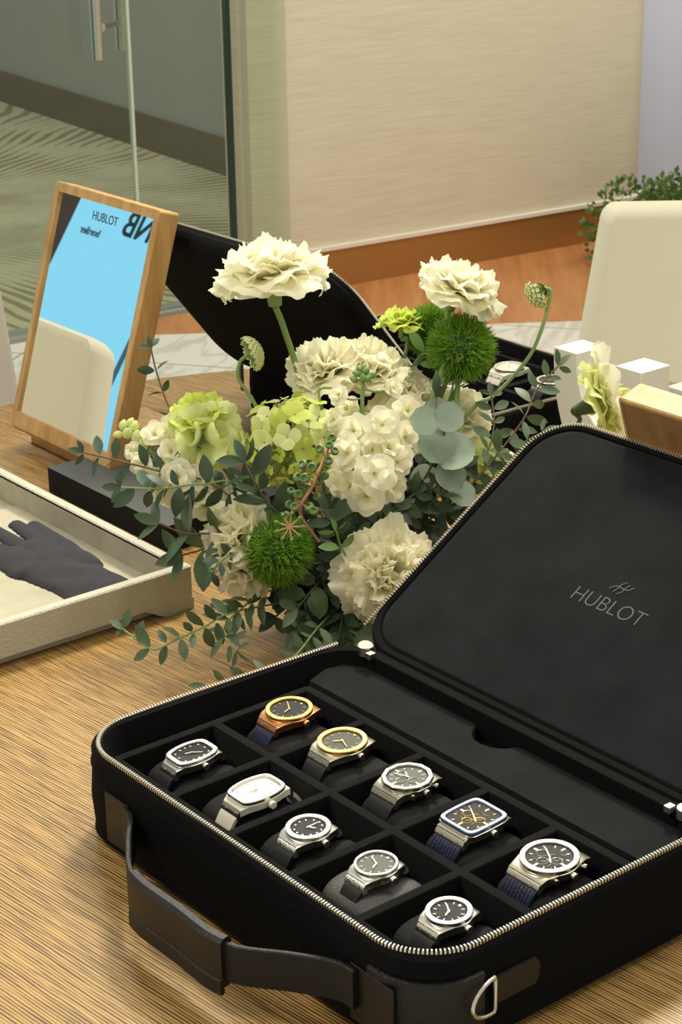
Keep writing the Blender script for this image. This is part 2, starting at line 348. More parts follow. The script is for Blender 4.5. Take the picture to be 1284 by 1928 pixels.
poly('trim_1', [wp(-6, .0), wp(-.28, .0), wp(-.28, -.10), wp(-6, -.10)], FZ, FZ + .012, mat('grey_threshold', hexc(150, 150, 140), .5, .1))
WS = -.235      # where the silk wall starts
WE = 1.26
# silk wall, its far end rounded
arc = [wp(WE + .12 * math.sin(t), -.12 + .12 * math.cos(t)) for t in np.linspace(0, PI / 2, 8)]
poly('wall_back', [wp(WS, 0)] + arc + [wp(WE + .12, -.155), wp(WS, -.155)], FZ, 2.2, M_wall)
bs = [wp(WS, .0)] ; arc2 = [wp(WE + .135 * math.sin(t), -.12 + .135 * math.cos(t)) for t in np.linspace(0, PI / 2, 8)]
poly('baseboard_back', [wp(WS, -.01), wp(WS, .015)] + arc2 + [wp(WE + .12, -.14)], FZ, FZ + .125, mat('bronze_skirting', hexc(172, 124, 68), .3, .4))
poly('trim_2', [wp(WS, -.01), wp(WS, .02)] + [wp(WE + .14 * math.sin(t), -.12 + .14 * math.cos(t)) for t in np.linspace(0, PI / 2, 8)] + [wp(WE + .12, -.14)], FZ + .125, FZ + .137, mat('pale_skirting_edge', hexc(232, 226, 206), .5))
poly('wall_right', [wp(WE - .3, -.16), wp(WE + 4, -.16), wp(WE + 4, -.34), wp(WE - .3, -.34)], FZ, 2.2, M_lilac)
# corridor behind the glass
c0 = np.array([-5.201, 3.83]); cd = np.array([-.9939, .1103]); cn = np.array([-.1103, -.9939])
def cp(s, off=0): return tuple(c0 + cd * s + cn * off)
poly('wall_corridor', [cp(-1.35, 0), cp(5, 0), cp(5, -.2), cp(-1.35, -.2)], FZ, 2.2, mat('corridor_wall', hexc(154, 157, 152), .7, noise=.03, nscale=3))
poly('baseboard_corridor', [cp(-1.35, .02), cp(5, .02), cp(5, -.01), cp(-1.35, -.01)], FZ, FZ + .15, mat('corridor_skirting', hexc(104, 94, 76), .3, .4))
# glass wall: fixed pane and door leaf
def pane(name, s0, s1, off, th, mt, z0=FZ + .012, z1=2.2):
    return poly(name, [wp(s0, off), wp(s1, off), wp(s1, off - th), wp(s0, off - th)], z0, z1, mt)
g1 = pane('window_1', -.605, -.29, -.03, .012, M_glass)
ed = pane('glass_edge', -.29, -.275, -.025, .022, M_glassedge); ed.parent = g1; del ed['kind']
g2 = pane('window_2', -.272, -.12, .035, .010, M_glass)
g3 = pane('door_1', -3.2, -.615, -.03, .012, M_glass)
ed = pane('glass_edge', -.615, -.607, -.025, .018, M_glassedge2); ed.parent = g3; del ed['kind']
hd = MB(); 
def P3(s, off, z): a = wp(s, off); return (a[0], a[1], z)
for sc_, off in ((-.745, .04), (-.60, -.10)):
    tube(hd, [P3(sc_, off, .055), P3(sc_, off, .62)], .0165, 14)
for z in (.135, .50):
    tube(hd, [P3(-.745, .04, z), P3(-.70, -.03, z), P3(-.60, -.10, z)], .0085, 10)
    tube(hd, [P3(-.70, -.022, z), P3(-.695, -.045, z)], .013, 12)
ho = hd.build('door_handle', M_brushed); ho.parent = g3
# dark panelling and screen behind the guests, seen in the table mirror
BRD_Y = -.85
poly('wall_front', [(-5.6, -1.12), (-1.2, -1.12), (-1.2, -1.22), (-5.6, -1.22)], FZ, 2.2, M_darkwood)
t = thing('display_board', 'bright cyan lettered display board, seen reflected in the oak table mirror', 'display board', (-2.4, BRD_Y, FZ))
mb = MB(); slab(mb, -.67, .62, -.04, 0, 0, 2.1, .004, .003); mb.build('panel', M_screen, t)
mb = MB(); slab(mb, -.205, -.190, -.002, .004, .0, 1.07, .001, .001); mb.build('seam_strip', mat('board_seam', hexc(70, 110, 130), .5), t)
mb = MB(); slab(mb, -.69, .64, -.12, .08, -.0, .03, .004, .003); mb.build('base', M_darkwood, t)
text_mesh('large_lettering', 'NB', .094, M_ink, t, axisM((-.368, .002, .565 - FZ), (0, 1, 0), 0, (-1, 0, 0)), .001, 'CENTER', 1.0, .0012)
text_mesh('small_lettering', 'bordier', .030, M_letter, t, axisM((-.56, .002, .540 - FZ), (0, 1, 0), 0, (-1, 0, 0)), .001)

# ------------------------------------------------------------------ table and chairs
t = thing('round_table', 'large round ribbed oak veneer table carrying the cases and flowers', 'table', (-.244, .5, FZ))
mb = MB(); lathe(mb, [(0.001, -FZ - .035), (.84, -FZ - .035), (.87, -FZ - .028), (.876, -FZ - .015), (.876, -FZ - .004), (.872, -FZ), (.001, -FZ)], 128, True); mb.build('tabletop', M_table, t)
mb = MB(); lathe(mb, [(.001, .02), (.36, .02), (.36, .04), (.08, .07), (.07, .2), (.07, .6), (.2, -FZ - .035), (.001, -FZ - .035)], 48, True); mb.build('pedestal', M_chairleg, t)
mb = MB(); lathe(mb, [(.001, .0), (.40, .0), (.40, .02), (.001, .02)], 48, True); mb.build('foot', M_chairleg, t)
def chair(label, loc, rz, top, m, wid=.50, lean=.10):
    """back of the chair faces local -y ; seat towards +y ... top is the height of the backrest"""
    t = thing('chair', label, 'chair', (loc[0], loc[1], FZ), (0, 0, rz))
    mb = MB(); slab(mb, -wid / 2, wid / 2, .03, .50, .40, .49, .06, .025, 8); mb.build('seat', m, t)
    mb = MB(); L = []
    H = top - FZ; z0 = .42
    for dy, ins in ((0, .02), (.006, .006), (.02, 0), (.045, 0), (.062, .006), (.07, .02)):
        q = rrect(-wid / 2 + ins, wid / 2 - ins, z0 + ins, H - ins, .024 - ins * .8, 8)
        f = (q[:, 1] - z0) / (H - z0)
        L.append(np.column_stack([q[:, 0] * (1.22 - .34 * f), dy - lean * f + .0 * f, q[:, 1]]))
    loops(mb, L); mb.build('backrest', m, t)
    for sx in (-1, 1):
        for sy in (.07, .46):
            mb = MB(); tube(mb, [(sx * (wid / 2 - .05), sy, .41), (sx * (wid / 2 - .03), sy + (.02 if sy > .2 else -.02), 0)], [.02, .012], 10); mb.build('leg', M_chairleg, t)
    return t
# cream chair at the right, its back to the wall
tl = atz(1128, 415, .155)
ax = np.array([.6275, .7785]); ctr = tl[:2] + ax * .235
chair('cream upholstered chair beyond the table in front of the green bush', ctr, math.atan2(ax[1], ax[0]) + PI, .168, M_cream, .50)
a0 = np.array([-1.19, .585]); dr = np.array([-.95, -.30]); dr = dr / np.linalg.norm(dr); c_ = a0 + dr * .25
chair('off-white chair at the left edge behind the oak mirror', c_, math.atan2(dr[1], dr[0]), .155, M_chairw, .50, .02)
c_ = (-1.62, -.075)
chair('cream chair seen only in the table mirror, in front of the cyan board', c_, PI, .215, M_cream, .46, .145)
# bush in a planter
t = thing('potted_bush', 'leafy green bush on the floor behind the cream chair', 'plant', tuple(wp(1.18, .53)) + (FZ,))
mb = MB(); lathe(mb, [(.001, 0), (.2, 0), (.22, .02), (.24, .09), (.22, .09), (.001, .08)], 32, True); mb.build('planter', M_potw, t)
mb = MB(); rr = np.random.RandomState(3)
cl = [(rr.uniform(-.24, .24), rr.uniform(-.22, .95), rr.uniform(.10, .22), rr.uniform(.10, .16)) for _ in range(50)]
for cx, cy, cz, cr in cl:
    for _ in range(620):
        d = rr.normal(size=3); d /= np.linalg.norm(d); p = np.array([cx, cy, max(cz, cr * .8)]) + d * cr * rr.uniform(.75, 1.05)
        if p[2] < .01: continue
        a = rr.normal(size=3) * .6 + d; a /= np.linalg.norm(a); b = np.cross(a, rr.normal(size=3)); b /= np.linalg.norm(b); s = rr.uniform(.014, .027)
        mb.add([p, p + a * s * .5 + b * s * .4, p + a * s, p + a * s * .5 - b * s * .4], [(0, 1, 2, 3)])
mb.build('foliage', M_bush, t)

# ------------------------------------------------------------------ watch cases
def rim_path(x0, x1, y0, y1, r, ya, n=10):
    """open rim line from (x0,ya) round the front to (x1,ya), evenly spaced points"""
    P = [(x0, ya)]
    for cx, cy, a in ((x0 + r, y0 + r, PI), (x1 - r, y0 + r, 1.5 * PI)):
        for k in range(n + 1): t = a + PI / 2 * k / n; P.append((cx + r * math.cos(t), cy + r * math.sin(t)))
    P.append((x1, ya)); return np.array(P)
def resample(P, step):
    P = np.asarray(P, float); d = np.r_[0, np.cumsum(np.linalg.norm(np.diff(P, axis=0), axis=1))]
    n = int(d[-1] / step); s = np.linspace(0, d[-1], n + 1)
    return np.column_stack([np.interp(s, d, P[:, k]) for k in range(P.shape[1])])
def teeth(mb, P, z, out=0):
    """zip teeth along a 2D line P at height z"""
    Q = resample(P, .00305); T = np.gradient(Q, axis=0); T /= np.linalg.norm(T, axis=1)[:, None]; N = np.column_stack([T[:, 1], -T[:, 0]])
    for q, tt, nn in zip(Q, T, N):
        a, b = .0007, .0021; v = []
        for zz, k in ((z - .0008, 1), (z + .0016, 1), (z + .0024, .55)):
            for su, sv in ((-1, -1), (1, -1), (1, 1), (-1, 1)):
                w_ = q + tt * su * a * k + nn * sv * b * k; v.append((w_[0], w_[1], zz))
        mb.add(v, [(0, 1, 5, 4), (1, 2, 6, 5), (2, 3, 7, 6), (3, 0, 4, 7), (4, 5, 9, 8), (5, 6, 10, 9), (6, 7, 11, 10), (7, 4, 8, 11), (8, 9, 10, 11)])
def briefcase(label, origin, rz, lid_deg, front=True):
    t = thing('watch_briefcase', label, 'briefcase', origin, (0, 0, rz))
    X0, X1, Y0, Y1, R, H = -.037, .421, -.027, .287, .05, .087
    def O(i, x=0): return rrect(X0 + i, X1 - i, Y0 + i, Y1 - i, R - i * .8, 10)
    def bulge(P, k):   # the soft left side bows out
        P = P.copy(); P[:, 0] -= k * np.clip((X0 + .08 - P[:, 0]) / .08, 0, 1) ** 2 * np.exp(-((P[:, 1] - .08) / .09) ** 2); return P
    mb = MB()
    L = [z3(bulge(O(.006), .004), 0.0005), z3(bulge(O(.001), .004), .005), z3(bulge(O(-.0012), .004), .0075), z3(bulge(O(.0), .004), .010), z3(bulge(O(-.002), .006), .04), z3(bulge(O(0), .006), .068), z3(bulge(O(-.0012), .006), .0705), z3(bulge(O(.0), .006), .073), z3(bulge(O(.0), .006), .083), z3(bulge(O(.004), .005), .0868),
         z3(bulge(O(.009), .005), .0855), z3(bulge(O(.011), .004), .078), z3(bulge(O(.016), .002), .060), z3(O(.02), .022), z3(O(.03), .02)]
    loops(mb, L); mb.build('shell', M_fabric, t)
    # leather corner and base wrap
    mb = MB(); P = rim_path(X0 - .003, X1 + .003, Y0 - .003, Y1 + .002, R, Y1 - .05)
    for c_x, c_y, a in ((X1 - R, Y0 + R, 1.5 * PI),):
        A = np.linspace(a - .12, a + PI / 2 + .12, 14); L = []
        for z, k in ((.008, 0), (.009, .0035), (.066, .0035), (.067, .0)):
            L.append([(c_x + (R + k) * math.cos(x), c_y + (R + k) * math.sin(x), z) for x in A])
        loops(mb, L, cap=False, closed=False)
    mb.build('corner_patch', M_leather, t)
    # compartment insert
    mb = MB()
    for y in (-.004, .1, .2035): slab(mb, -.006, .410, y - .0048, y + .0048, .0205, .072 if y != .1 else .0717, .002, .0018)
    for i in range(6):
        x = (-.003, .08, .16, .24, .32, .406)[i]; slab(mb, x - .0048, x + .0048, -.006, .206, .0205, .0714, .002, .0018)
    slab(mb, -.02, .413, -.010, .212, .0202, .030, .01, .001)
    mb.build('compartment_insert', M_suede2, t)
    # side filler and flat ledge with the finger notch
    mb = MB(); P = [(-.012, .2135), (.404, .2135), (.404, .270)]
    P += [(.18 + .026 + .004, .270)] + [(.18 + .025 * math.cos(a), .270 - .021 * math.sin(a)) for a in np.linspace(.15, PI - .15, 14)] + [(.18 - .03, .270)] + [(.0, .270), (-.018, .258), (-.022, .24)]
    P = np.array(P)[::-1]; loops(mb, [z3(P, .062), z3(P, .0715), z3(P * [1, 1] + (P.mean(0) - P) * .004, .0727)]); mb.build('ledge_panel', M_suede, t)
    mb = MB(); slab(mb, -.024, .409, .210, .278, .0203, .0600, .01, .002); mb.build('rear_pocket', M_dark, t)
    # zip
    rp = rim_path(X0 + .0045, X1 - .0045, Y0 + .0045, Y1, R, .262)
    m = rp[:, 0] < X0 + .02
    q = bulge(resample(rp, .006), .005)
    mb = MB(); teeth(mb, q, .0868); mb.build('zip_teeth', M_zip, t)
    # lid
    th = math.radians(lid_deg); hy, hz = .279, .087
    s_ax = np.array([0, -math.cos(th), math.sin(th)]); n_ax = np.array([0, -math.sin(th), -math.cos(th)])
    ML = np.eye(4); ML[:3, 0] = (1, 0, 0); ML[:3, 1] = s_ax; ML[:3, 2] = n_ax; ML[:3, 3] = (0, hy, hz)
    Wd = .312 if front else .292; TH = .036 if front else .028
    def LO(i): return rrect(X0 + .003 + i, X1 - i, i + .002, Wd - i, R - i * .8, 10)
    mb = MB(); loops(mb, [z3(LO(.02), -TH), z3(LO(.006), -TH + .002), z3(LO(.0), -TH + .009), z3(LO(-.001), -.012), z3(LO(-.0015), -.010), z3(LO(0), -.008), z3(LO(0), -.003), z3(LO(.003), -.0003), z3(LO(.008), -.001), z3(LO(.010), -.005)])
    mb.build('lid', M_fabric, t, M=ML)
    mb = MB()
    L = [z3(LO(.010), -.006), z3(LO(.0102), -.0025), z3(LO(.012), -.0008), z3(LO(.016), -.0005)]
    loops(mb, L); pn = mb.build('lid_lining', M_suede, t, M=ML)
    lr = rim_path(X0 + .0065, X1 - .0035, Wd - .0035, .0055, R, .03)   # lid rim, drawn from the hinge over the far edge
    P = [(X0 + .0065, .02)]
    for cx, cy, a, sgn in ((X0 + .0065 + R, Wd - .0035 - R, PI, -1), (X1 - .0035 - R, Wd - .0035 - R, .5 * PI, -1)):
        for k in range(11): tt = a - PI / 2 * k / 10; P.append((cx + R * math.cos(tt), cy + R * math.sin(tt)))
    P.append((X1 - .0035, .02))
    mb = MB(); teeth(mb, P, -.0002); mb.build('zip_teeth', M_zip, t, M=ML)
    # spine between base and lid
    mb = MB(); slab(mb, -.0, .385, .271, .2815, .012, .0868, .004, .002); mb.build('spine', M_fabric, t)
    # sliders
    for x, sg in ((X0 + .036, 1), (X1 - .036, -1)):
        mb = MB(); A = np.linspace(0, 2 * PI, 17)[:-1]
        # heart shaped slider body
        L2 = np.array([(.0095 * math.cos(a) * (1 + .25 * math.cos(a)), .0075 * math.sin(a)) for a in A]); L2[:, 0] *= -sg
        L2 = L2 @ np.array([[math.cos(sg * .6), -math.sin(sg * .6)], [math.sin(sg * .6), math.cos(sg * .6)]])
        L2 += (x - .004 * sg, .275)
        loops(mb, [z3(L2, .083), z3(L2, .0905), z3(L2 * .97 + L2.mean(0) * .03, .0915)]); 
        mb.build('zip_slider', M_zip, t)
        mb = MB(); slab(mb, x + sg * .0085 - .0035, x + sg * .0085 + .0035, .2665, .2745, .084, .0900, .001, .0008); mb.build('slider_tab', M_zip, t)
    # lettering in the lid
    if front:
        cx, sc = .186, .1305
        Mt = ML @ axisM((cx, sc, -.0004), (0, 0, 1), 0, (1, 0, 0))
        text_mesh('embossed_name', 'HUBLOT', .0225, M_emboss, t, Mt, .0002, 'CENTER', .98, -.0004)
        mb = MB(); c2 = (cx - .001, sc + .0285)
        for q in ([(-.0115, -.0045), (-.006, .0005), (.006, .0), (.0115, .005)], [(-.0055, -.006), (-.003, .0), (-.003, .003), (.001, .0075)], [(-.001, -.0075), (.003, -.003), (.003, .0), (.0055, .006)]):
            tube(mb, smooth_curve([(c2[0] + a, c2[1] + b, -.0003) for a, b in q], 12), .0007, 6)
        mb.build('embossed_emblem', M_emboss, t, M=ML)
        # handle on the front side
        pth = smooth_curve([(.052, -.031, 0), (.07, -.036, 0), (.10, -.058, 0), (.147, -.0835, 0), (.21, -.085, 0), (.268, -.083, 0), (.31, -.054, 0), (.338, -.036, 0), (.356, -.0335, 0)], 48)
        def band(mb, P, z0, z1, h, capr=.0009):
            T = np.gradient(P[:, :2], axis=0); T /= np.linalg.norm(T, axis=1)[:, None]; N = np.column_stack([T[:, 1], -T[:, 0]]); L = []
            for p, nn in zip(P, N):
                L.append([(p[0] + nn[0] * a, p[1] + nn[1] * a, z) for a, z in ((-h, z0 + capr), (-h + capr, z0), (h - capr, z0), (h, z0 + capr), (h, z1 - capr), (h - capr, z1), (-h + capr, z1), (-h, z1 - capr))])
            loops(mb, L)
        mb = MB(); band(mb, pth, .027, .060, .0022); hn = mb.build('handle_strap', M_leather, t)
        gi = [i for i in range(len(pth)) if .142 < pth[i, 0] < .272]
        mb = MB(); band(mb, pth[gi], .0225, .0640, .0058, .003); gp = mb.build('handle_grip', M_brownleather, hn)
        mb = MB(); band(mb, pth[gi] + np.array([0, -.0045, 0]), .016, .030, .0022, .001); mb.build('grip_seam_flap', M_leather, gp)
        for xa, xb in ((.022, .0565), (.347, .394)):
            mb = MB(); slab(mb, xa, xb, .014, .061, 0, .0025, .001, .0008)
            o = mb.build('handle_patch', M_brownleather, t, M=axisM((0, -.0285, 0), (0, -1, 0), 0, (1, 0, 0)))
            
        # d ring and tab on the right side
        MR = axisM((.4225, 0, 0), (1, 0, 0), 0, (0, 1, 0))
        mb = MB(); loops(mb, [z3([(.038, .058), (.038, .036), (.078, .036), (.082, .042), (.082, .052), (.078, .058)], k) for k in (0, .003)])
        mb.build('ring_tab', M_brownleather, t, smooth=False, M=MR)
        P = [(.037, .0575, .004), (.037, .034, .004)] + [(.036 - .024 * math.sin(a), .0458 - .0145 * math.cos(a), .004 + .004 * math.sin(a)) for a in np.linspace(0, PI, 14)] + [(.037, .0575, .004)]
        mb = MB(); tube(mb, P, .0016, 8); mb.build('d_ring', M_steel, t, M=MR)
    else:
        mb = MB(); slab(mb, X1 - .006, X1 + .0015, .262, .264, -.0, .062, .001, .0005)
        mb.build('pull_strap', M_leather, t, M=axisM((0.006, .012, .022), (0, 0, 1), 0, (1, 0, 0)))
        mb = MB(); A = np.linspace(0, 2 * PI, 16); tube(mb, [(.424 + .004 * math.cos(a), .272, .086 + .004 * math.sin(a)) for a in A], .0008, 6); mb.build('pull_ring', M_steel, t)
    return t
C1 = briefcase('open black travel case in the foreground holding ten watches', (0, 0, 0), 0, 147.6, True)
C2 = briefcase('second open black case behind the flowers, its lid back towards us', (-.464, 1.052, 0), PI, 128.5, False)

# ------------------------------------------------------------------ watches
def outline(kind, a, b, n=64):
    """closed outline, a = half width (3-9), b = half height (12-6)"""
    t_ = np.arange(n) * 2 * PI / n; c, s = np.cos(t_), np.sin(t_)
    if kind == 'round': return np.column_stack([a * c, b * s])
    if kind == 'facet':
        P = []; k = 12; V = [(math.cos((i + .5) * 2 * PI / k), math.sin((i + .5) * 2 * PI / k)) for i in range(k)]
        for i in range(n):
            f = i / n * k; j = int(f); u = f - j; p = np.array(V[j % k]) * (1 - u) + np.array(V[(j + 1) % k]) * u; P.append(p)
        return np.array(P) * [a * 1.03, b * 1.03]
    if kind == 'tonneau':
        P = []
        for i in range(n):
            cc, ss = c[i], s[i]; k = 9.0
            r = (abs(cc) ** k + abs(ss) ** k) ** (-1 / k); x, y = cc * r, ss * r
            P.append((a * x * (1 - .26 * y * y), b * y * (1 - .03 * x * x)))
        return np.array(P)
    if kind == 'square':
        k = 8.0; r = (np.abs(c) ** k + np.abs(s) ** k) ** (-1 / k); x, y = c * r, s * r
        return np.column_stack([a * x * (1 - .05 * y * y), b * y])
def at_ang(P, ang):
    """point of outline in direction ang"""
    A = np.arctan2(P[:, 1], P[:, 0]); d = np.abs((A - ang + PI) % (2 * PI) - PI); return P[d.argmin()]
def watch(label, x, y, z=.079, kind='round', a=.0205, b=.0205, bez=M_steel, body=M_steel, dial=M_dialb, strap=M_rubber, marks='bars', mm=M_steel, rot=0., link=None, bezw=.2, pushers=0, hands=(125, 30), tilt=-3, screws=6, lugw=.62, group=None, ribs=False):
    t = thing('wristwatch', label, 'watch', (x, y, z), (math.radians(-tilt), 0, rot), group)
    O_ = outline(kind, a, b); lugy = b * 1.14
    # case body
    mb = MB(); base = O_ * 1.0
    loops(mb, [z3(base * .9, -.0095), z3(base * 1.0, -.008), z3(base * 1.03, -.004), z3(base * 1.03, -.0022), z3(base * .98, -.0016)])
    lw = a * lugw
    for sg in (-1, 1):   # lugs that slope down to the strap
        L = []
        for yy, zt, zb, ww in ((b * .5, -.0020, -.008, a * .92), (b * .88, -.0028, -.0085, a * .80), (lugy, -.0050, -.0105, lw * 1.04)):
            L.append([(-ww, sg * yy, zb), (-ww, sg * yy, zt), (-ww * .9, sg * yy, zt + .0006), (ww * .9, sg * yy, zt + .0006), (ww, sg * yy, zt), (ww, sg * yy, zb)])
        loops(mb, L)
    mb.build('watch_body', body, t)
    # end links
    lk = link or body
    for sg in (-1, 1):
        mb = MB(); L = []
        for yy, zt in ((lugy - .0015, -.0046), (lugy + .0010, -.0060), (lugy + .0034, -.0098), (lugy + .0032, -.0132), (lugy - .0015, -.0132)):
            L.append([(-lw, sg * yy, zt), (-lw * .97, sg * yy, zt + .0003), (lw * .97, sg * yy, zt + .0003), (lw, sg * yy, zt)])
        L = np.array(L)   # build a closed bar across the strap
        R_ = L[:, 0, :], L[:, 3, :]
        loops(mb, [R_[0], R_[1]]); lko = mb.build('end_link', lk, t)
        for sx in (-1, 1):
            sm = MB(); lathe(sm, [(.0001, .0006), (.0011, .0006), (.0012, .0002), (.0012, -.0006)], 10, True)
            sm.build('link_screw', M_grey, lko, M=axisM((sx * lw * .55, sg * (lugy + .0022), -.0078), (0, sg * .83, .55)))
    # strap
    for sg in (-1, 1):
        mb = MB(); P = smooth_curve([(0, sg * (lugy + .001), -.0102), (0, sg * (lugy + .0055), -.0145), (0, sg * (lugy + .0115), -.0245), (0, sg * (lugy + .0125), -.036), (0, sg * (lugy + .007), -.046)], 16)
        T = np.gradient(P, axis=0); T /= np.linalg.norm(T, axis=1)[:, None]; N = np.cross(T, [1, 0, 0]); L = []
        for k, (p, nn) in enumerate(zip(P, N)):
            f = 1 - .12 * k / len(P); h = .0016
            L.append([p + nn * h + np.array([-lw * f * .95, 0, 0]), p + nn * h + np.array([lw * f * .95, 0, 0]), p - nn * h + np.array([lw * f * .95, 0, 0]), p - nn * h + np.array([-lw * f * .95, 0, 0])])
        loops(mb, L)
        if ribs:
            for k in range(9):
                xx = lw * .95 * (k - 4) / 4.6; Q = P + np.sign(np.dot(N[3], [0, sg, 0])) * N * .0016 + np.array([xx, 0, 0]); tube(mb, Q[:12], .0007, 5)
        mb.build('strap', strap, t)
    # bezel
    I_ = O_ * (1 - bezw)
    mb = MB(); ringp(mb, O_, I_, -.0016, .0012, .0005); bz = mb.build('bezel', bez, t)
    if screws:
        mid = O_ * (1 - bezw * .5)
        for k in range(screws):
            p = at_ang(mid, PI / 6 + k * 2 * PI / screws)
            sm = MB(); lathe(sm, [(.0001, .0013), (.0008, .0013), (.0009, .00095), (.0009, .0003)], 8, True)
            sm.build('bezel_screw', M_brushed if bez is not M_brushed else M_steel, bz, M=axisM((p[0], p[1], .0001), (0, 0, 1)))
    # dial
    mb = MB(); D_ = O_ * (1 - bezw - .005); loops(mb, [z3(D_, -.0022), z3(D_, -.0007)]); dl = mb.build('dial', dial, t)
    mb = MB(); rr_ = 1 - bezw
    for k in range(12):
        an = PI / 2 - k * PI / 6; p = at_ang(O_, an) * rr_ * .8; d = p / np.linalg.norm(p); q = np.array([-d[1], d[0]])
        if marks == 'none': continue
        if marks == 'dots' or (marks == 'bars' and k == 0):
            r_ = .00085 if marks == 'dots' else .0012
            A = np.arange(10) * 2 * PI / 10; loops(mb, [z3(p + r_ * np.column_stack([np.cos(A), np.sin(A)]), zz) for zz in (-.0007, -.0001)])
        else:
            l, w_ = (.0012, .00022) if marks == 'bars' else ((.0012, .0003) if k % 3 else (.0020, .0008))
            if marks == 'fine': l, w_ = .0012, .0003
            c4 = np.array([p + d * l + q * w_, p - d * l + q * w_, p - d * l - q * w_, p + d * l - q * w_]); loops(mb, [z3(c4, -.0007), z3(c4, -.0002)])
    if pushers or marks == 'skel':   # sub dials and open work
        rr2 = a * rr_ * .3
        for (sx, sy) in ((-.42, 0), (.42, 0), (0, -.42)):
            A = np.linspace(0, 2 * PI, 20); tube(mb, [(a * rr_ * sx + rr2 * .8 * math.cos(k), b * rr_ * sy + rr2 * .8 * math.sin(k), -.0003) for k in A], .00035, 5)
        if marks == 'skel':
            rg = np.random.RandomState(5)
            for k in range(12):
                an = rg.uniform(0, 2 * PI); r1 = a * rg.uniform(.1, .5); p = np.array([r1 * math.cos(an), r1 * math.sin(an)]); d = rg.normal(size=2); d /= np.linalg.norm(d)
                tube(mb, [(p[0] - d[0] * .002, p[1] - d[1] * .002, -.0004), (p[0] + d[0] * .002, p[1] + d[1] * .002, -.0004)], .0004, 4)
            for k in range(36):
                an = k * PI / 18; p = at_ang(O_, an) * rr_ * .94; d = p / np.linalg.norm(p); tube(mb, [(p[0], p[1], -.0003), (p[0] - d[0] * .0008, p[1] - d[1] * .0008, -.0003)], .0002, 4)
    if mb.n: mb.build('hour_markers', mm, dl)
    for ang, ln, wd in ((hands[0], .5, .0006), (hands[1], .76, .00045)):
        an = PI / 2 - math.radians(ang); d = np.array([math.cos(an), math.sin(an)]); q = np.array([-d[1], d[0]]); l = min(a, b) * rr_ * ln
        c4 = np.array([-d * l * .15 + q * wd, -d * l * .15 - q * wd, d * l * .8 - q * wd, d * l, d * l * .8 + q * wd]); mb = MB(); loops(mb, [z3(c4, .0001 + ln * .0002), z3(c4, .0003 + ln * .0002)]); mb.build('hand', mm, dl, smooth=False)
    mb = MB(); lathe(mb, [(.0001, .0007), (.0008, .0007), (.0009, -.0007)], 10, True); mb.build('hand_hub', mm, dl)
    # crystal
    mb = MB(); G_ = I_ * 1.005; loops(mb, [z3(G_, .0007), z3(G_, .0010), z3(G_ * .93, .00125)]); mb.build('crystal', M_crystal, t)
    # crown and pushers
    ar = at_ang(O_, 0)[0] * 1.03
    mb = MB(); lathe(mb, [(.0001, 0), (.0017, 0), (.0017, .0014), (.0030, .0016), (.0033, .0022), (.0033, .0046), (.0029, .0054), (.0001, .0054)], 18, True)
    mb.build('crown', body if body is not M_dialb else M_steel, t, M=axisM((ar - .0006, 0, -.0052), (1, 0, 0)))
    if pushers:
        for sg in (-1, 1):
            d = np.array([math.cos(.55), sg * math.sin(.55), 0]); p = np.array([*(at_ang(O_, sg * .55) * 1.02), -.0052])
            mb = MB(); lathe(mb, [(.0001, 0), (.0013, 0), (.0013, .003), (.0023, .0032), (.0023, .0056), (.0001, .0058)], 14, True)
            mb.build('pusher', body, t, M=axisM(p - d * .0006, d))
    return t
def cushion(x, y, label, m=M_cushion, w_=.058, top=.0655, group='black watch cushions in the compartments'):
    mb = MB(); L = []
    for xx, k in ((-w_ / 2, .80), (-w_ / 2 + .004, .95), (-w_ / 2 + .012, 1), (w_ / 2 - .012, 1), (w_ / 2 - .004, .95), (w_ / 2, .80)):
        A = np.linspace(0, 2 * PI, 29)[:-1]; h = (top - .031) / 2; zc = .031 + h
        L.append([(xx, .034 * k * np.sign(math.cos(a)) * abs(math.cos(a)) ** .75, zc + h * k * np.sign(math.sin(a)) * abs(math.sin(a)) ** .75) for a in A])
    loops(mb, L); o = mb.build('watch_cushion', m); o.location = (x, y, 0); tag(o, label, 'cushion', group if m is M_cushion else None); return o
cxs = [.04, .12, .20, .28, .363]
for i in range(5):
    for j, y in enumerate((.048, .152)):
        if (i, j) == (3, 0): cushion(cxs[i], y, 'grey leather cushion in the front row, under the fourth watch', M_cushiong)
        else: cushion(cxs[i], y, 'black cushion under the ' + [['black-dialled barrel-shaped watch', 'rose gold watch'], ['white barrel-shaped watch', 'titanium watch with yellow gold bezel'], ['watch with sparkling hour dots', 'grey many-sided chronograph'], ['', 'square blue chronograph'], ['polished steel watch in the front corner', 'large open-worked chronograph']][i][j])
WZ = .0800
watch('steel barrel-shaped watch with black dial, leftmost in the front row', .044, .044, WZ, 'tonneau', .0165, .0205, M_pave, M_steel, M_dialb, M_rubber, 'dots', screws=0, bezw=.2, hands=(200, 40), lugw=.62)
watch('white barrel-shaped watch with white strap in the front row', .130, .048, WZ, 'tonneau', .0180, .0222, M_steel, M_white, M_dialw, M_white, 'fine', M_brushed, screws=0, bezw=.17, link=M_steel, hands=(190, 300))
watch('steel round watch with sparkling hour dots, third in the front row', .205, .043, WZ, 'round', .0183, .0183, M_pave, M_steel, M_dialb, M_rubber, 'dots', bezw=.24, hands=(60, 0), screws=6, link=M_pave)
watch('small steel watch with grey dial resting on the grey leather cushion', .281, .049, WZ, 'round', .0172, .0172, M_pave, M_steel, M_dialg, M_rubber, 'bars', bezw=.15, hands=(150, 290), link=M_pave)
watch('polished steel round watch with black dial in the front corner compartment', .3655, .0475, WZ, 'round', .0177, .0177, M_steel, M_steel, M_dialb, M_rubber, 'bars', bezw=.24, hands=(155, 300))
